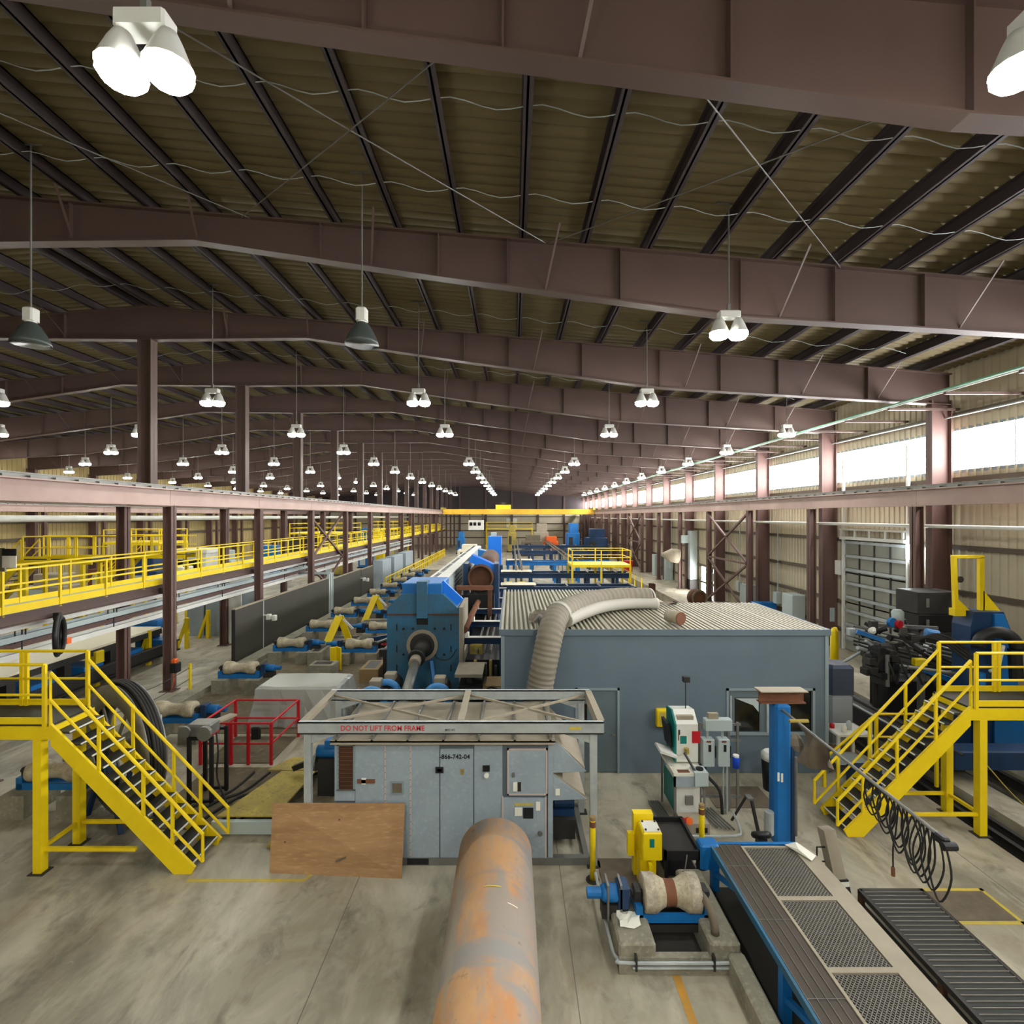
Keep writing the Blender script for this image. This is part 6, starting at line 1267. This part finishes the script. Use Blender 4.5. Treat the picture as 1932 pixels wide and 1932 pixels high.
for i, (x, y, w_, h, m, lab) in enumerate(((-29, 40, 2.4, 3.4, 'blue_dark', 'dark blue machine in the left bay behind the walkway railing'), (-26, 39, 2.2, 2.6, 'cream', 'cream machine cabinet in the left bay'), (-33, 36, 3, 2.4, 'dust_metal', 'grey covered machine in the far left bay'), (-24, 50, 3, 3.6, 'blue', 'blue machine in the left bay beyond the tall posts'), (-20, 56, 3, 3.4, 'yellow_worn', 'yellow machine in the left bay beyond the tall posts'), (-26, 60, 3, 4, 'dark_steel', 'dark machine in the left bay near the middle'), (-19, 70, 3, 4.4, 'yellow', 'bright yellow machine far down the left bay'), (-18.5, 64, 1.5, 5, 'blue', 'tall blue column machine far down the left bay'), (-35, 44, 3, 3, 'rust_beam', 'brown machine by the left wall'), (-30, 52, 3, 3, 'panel_grey', 'pale grey machine in the far left bay'))):
    T = thing('bay_machine', lab, 'machine', (x, y, 0)); part(T, 'casing', MB().bev(x-w_/2, x+w_/2, y, y+2, .15, h*.65, .06), m); part(T, 'top_unit', MB().bev(x-w_*.3, x+w_*.35, y+.2, y+1.6, h*.65, h, .06), m); part(T, 'base', MB().box(x-w_/2-.1, x+w_/2+.1, y-.1, y+2.1, 0, .15), 'dark_steel'); part(T, 'door', MB().box(x-w_*.35, x+w_*.1, y-.03, y, .4, h*.55), 'panel_grey'); part(T, 'lamp_pole', MB().cyl((x+w_*.3, y+.5, h), (x+w_*.3, y+.5, h+.8), .05, n=8), 'steel')
T = thing('office_box', 'white roofed control cabin in the left bay behind the railing', 'cabin', (-30, 44, 0)); part(T, 'cabin_wall', MB().box(-31, -27.5, 46, 49, 0, 3.2), 'white'); part(T, 'cabin_roof', MB().box(-31.2, -27.3, 45.8, 49.2, 3.2, 3.5), 'white'); part(T, 'window_pane', MB().box(-30.6, -28, 45.96, 46, 1.4, 2.6), 'glass_dark')

# ------------------------------------------------------------------ along the right wall
T = thing('horn_cover', 'grey cone shaped cover fixed to a right runway post', 'cover', (14.3, 46, 2.9)); part(T, 'cone', MB().rings([((13.4, 46, 3.05), .12), ((14.3, 46, 3.0), .62), ((14.95, 46, 2.9), .66)], 18), 'dust_metal', True); part(T, 'bracket', MB().box(14.9, 15.1, 45.9, 46.1, 2.6, 3.3), 'dark_steel')
single('panel_box', 'pale electrical box high on a right runway post', 'electrical box', MB().bev(15.1, 15.8, 45.6, 45.84, 4.1, 4.8, .03), 'panel_grey')
T = thing('wall_duct', 'tall grey duct standing against the right wall', 'duct', (16, 45, 0)); part(T, 'riser', MB().box(15.75, 16.4, 45.3, 45.9, .9, 5.2), 'panel_grey'); part(T, 'base', MB().box(15.7, 16.45, 45.2, 46, 0, .9), 'dark_steel')
T = thing('cable_drum', 'brown drum lying by the open side door', 'drum', (13.5, 37, 0)); part(T, 'drum', MB().cyl((13.3, 37.4, .6), (13.45, 36.8, .6), .6, n=20), 'rust_dark', True); part(T, 'rim', MB().ring((13.46, 36.78, .6), (.24, -.97, 0), .5, .62, .05, 20), 'tarp_brown')
single('yellow_kerb', 'yellow painted kerb at the foot of the right bracing', 'kerb', MB().box(13.2, 15.2, 36.2, 36.4, 0, .2), 'yellow')
single('blue_bench', 'small blue bench against the right wall beyond the building', 'bench', MB().bev(14.9, 16.2, 31.3, 32, .85, 1.2, .03).box(15, 15.1, 31.4, 31.9, 0, .85).box(16, 16.1, 31.4, 31.9, 0, .85), 'blue')
T = thing('aisle_railing', 'thin yellow railing along the right aisle', 'railing', (12, 45, 0))
for k in range(7): y = 45+2.5*k; part(T, 'post', MB().box(11.37-.03, 11.43, y-.03, y+.03, 0, 1.1), 'yellow')
for h in (.6, 1.1): part(T, 'rail', MB().box(11.37, 11.43, 45, 60, h-.03, h+.03), 'yellow_worn')
single('yellow_block', 'small yellow block on the right aisle floor', 'block', MB().bev(9.8, 10.3, 39, 39.4, 0, .5, .04), 'yellow')
single('red_bin', 'red bin by the right wall far down the aisle', 'bin', MB().rings([((13.6, 60, 0), .5), ((13.6, 60, 1.3), .6)], 14), 'red')
single('stub_post', 'short brown post behind the corrugated roof', 'post', MB().ibeam((10.2, 37.3, 0), (10.2, 37.3, 1.6), .4, .4, .04, (0, 1, 0)), 'rust_dark')
for i, (y, h) in enumerate(((28.5, 1.2), (34, 1.0), (52, 1.4), (56, 1.4))): single('wall_cabinet', 'grey cabinet along the right wall, %s from the viewpoint' % ORD[i], 'cabinet', MB().bev(15.6, 16.35, y, y+1.1, 0, h+.9, .03), 'panel_grey', group='right wall cabinets')

# ------------------------------------------------------------------ loose clutter on the mill line
rr = random.Random(11)
for i in range(9):
    x, y = -5.0+rr.uniform(-.5, .4), 20.5+2.6*i; m = ('dark_steel', 'blue_dark', 'dust_metal')[i % 3]
    T = thing('valve_stand', 'small valve stand in the row left of the trough, %s from the viewpoint' % ORD[i], 'valve stand', (x, y, 0), 'valve stands left of the trough')
    part(T, 'post', MB().box(x-.06, x+.06, y-.06, y+.06, 0, .9), 'dark_steel'); part(T, 'valve_body', MB().bev(x-.2, x+.2, y-.16, y+.16, .9, 1.2+.1*(i % 2), .03), m); part(T, 'pipe', MB().tube([(x+.15, y, 1.0), (x+.5, y, 1.0), (x+.55, y+.4, .6), (x+.6, y+.5, .05)], .035, 8, 3), 'steel'); part(T, 'hand_wheel', MB().torus((x, y, 1.38), (0, 0, 1), .12, .02, 16, 6), 'red' if i % 3 == 0 else 'dark_steel')
for i in range(4):
    y = 15.6+.9*i
    single('floor_cable', 'dark cable trailing over the slab before the mill, %s from the viewpoint' % ORD[i], 'cable', MB().tube([(-5.4, y, .05), (-5.0, y+.4, .05), (-4.9, y+.9, .06), (-4.6, y+1.4, .05)], .03, 7, 4), 'rubber', group='cables before the mill')
for i in range(6):
    y = 26+5.2*i
    T = thing('wall_conduit', 'grey conduit drop with a small box on the right wall, %s from the viewpoint' % ORD[i], 'conduit', (16.2, y, 1), 'wall conduits')
    part(T, 'conduit', MB().cyl((16.2, y, 1.2), (16.2, y, 6.0), .04, n=8), 'galv'); part(T, 'box', MB().bev(16.0, 16.3, y-.2, y+.2, 1.2, 1.9, .02), 'panel_grey'); part(T, 'strap', MB().box(16.15, 16.45, y-.05, y+.05, 3.7, 3.76), 'dark_steel')
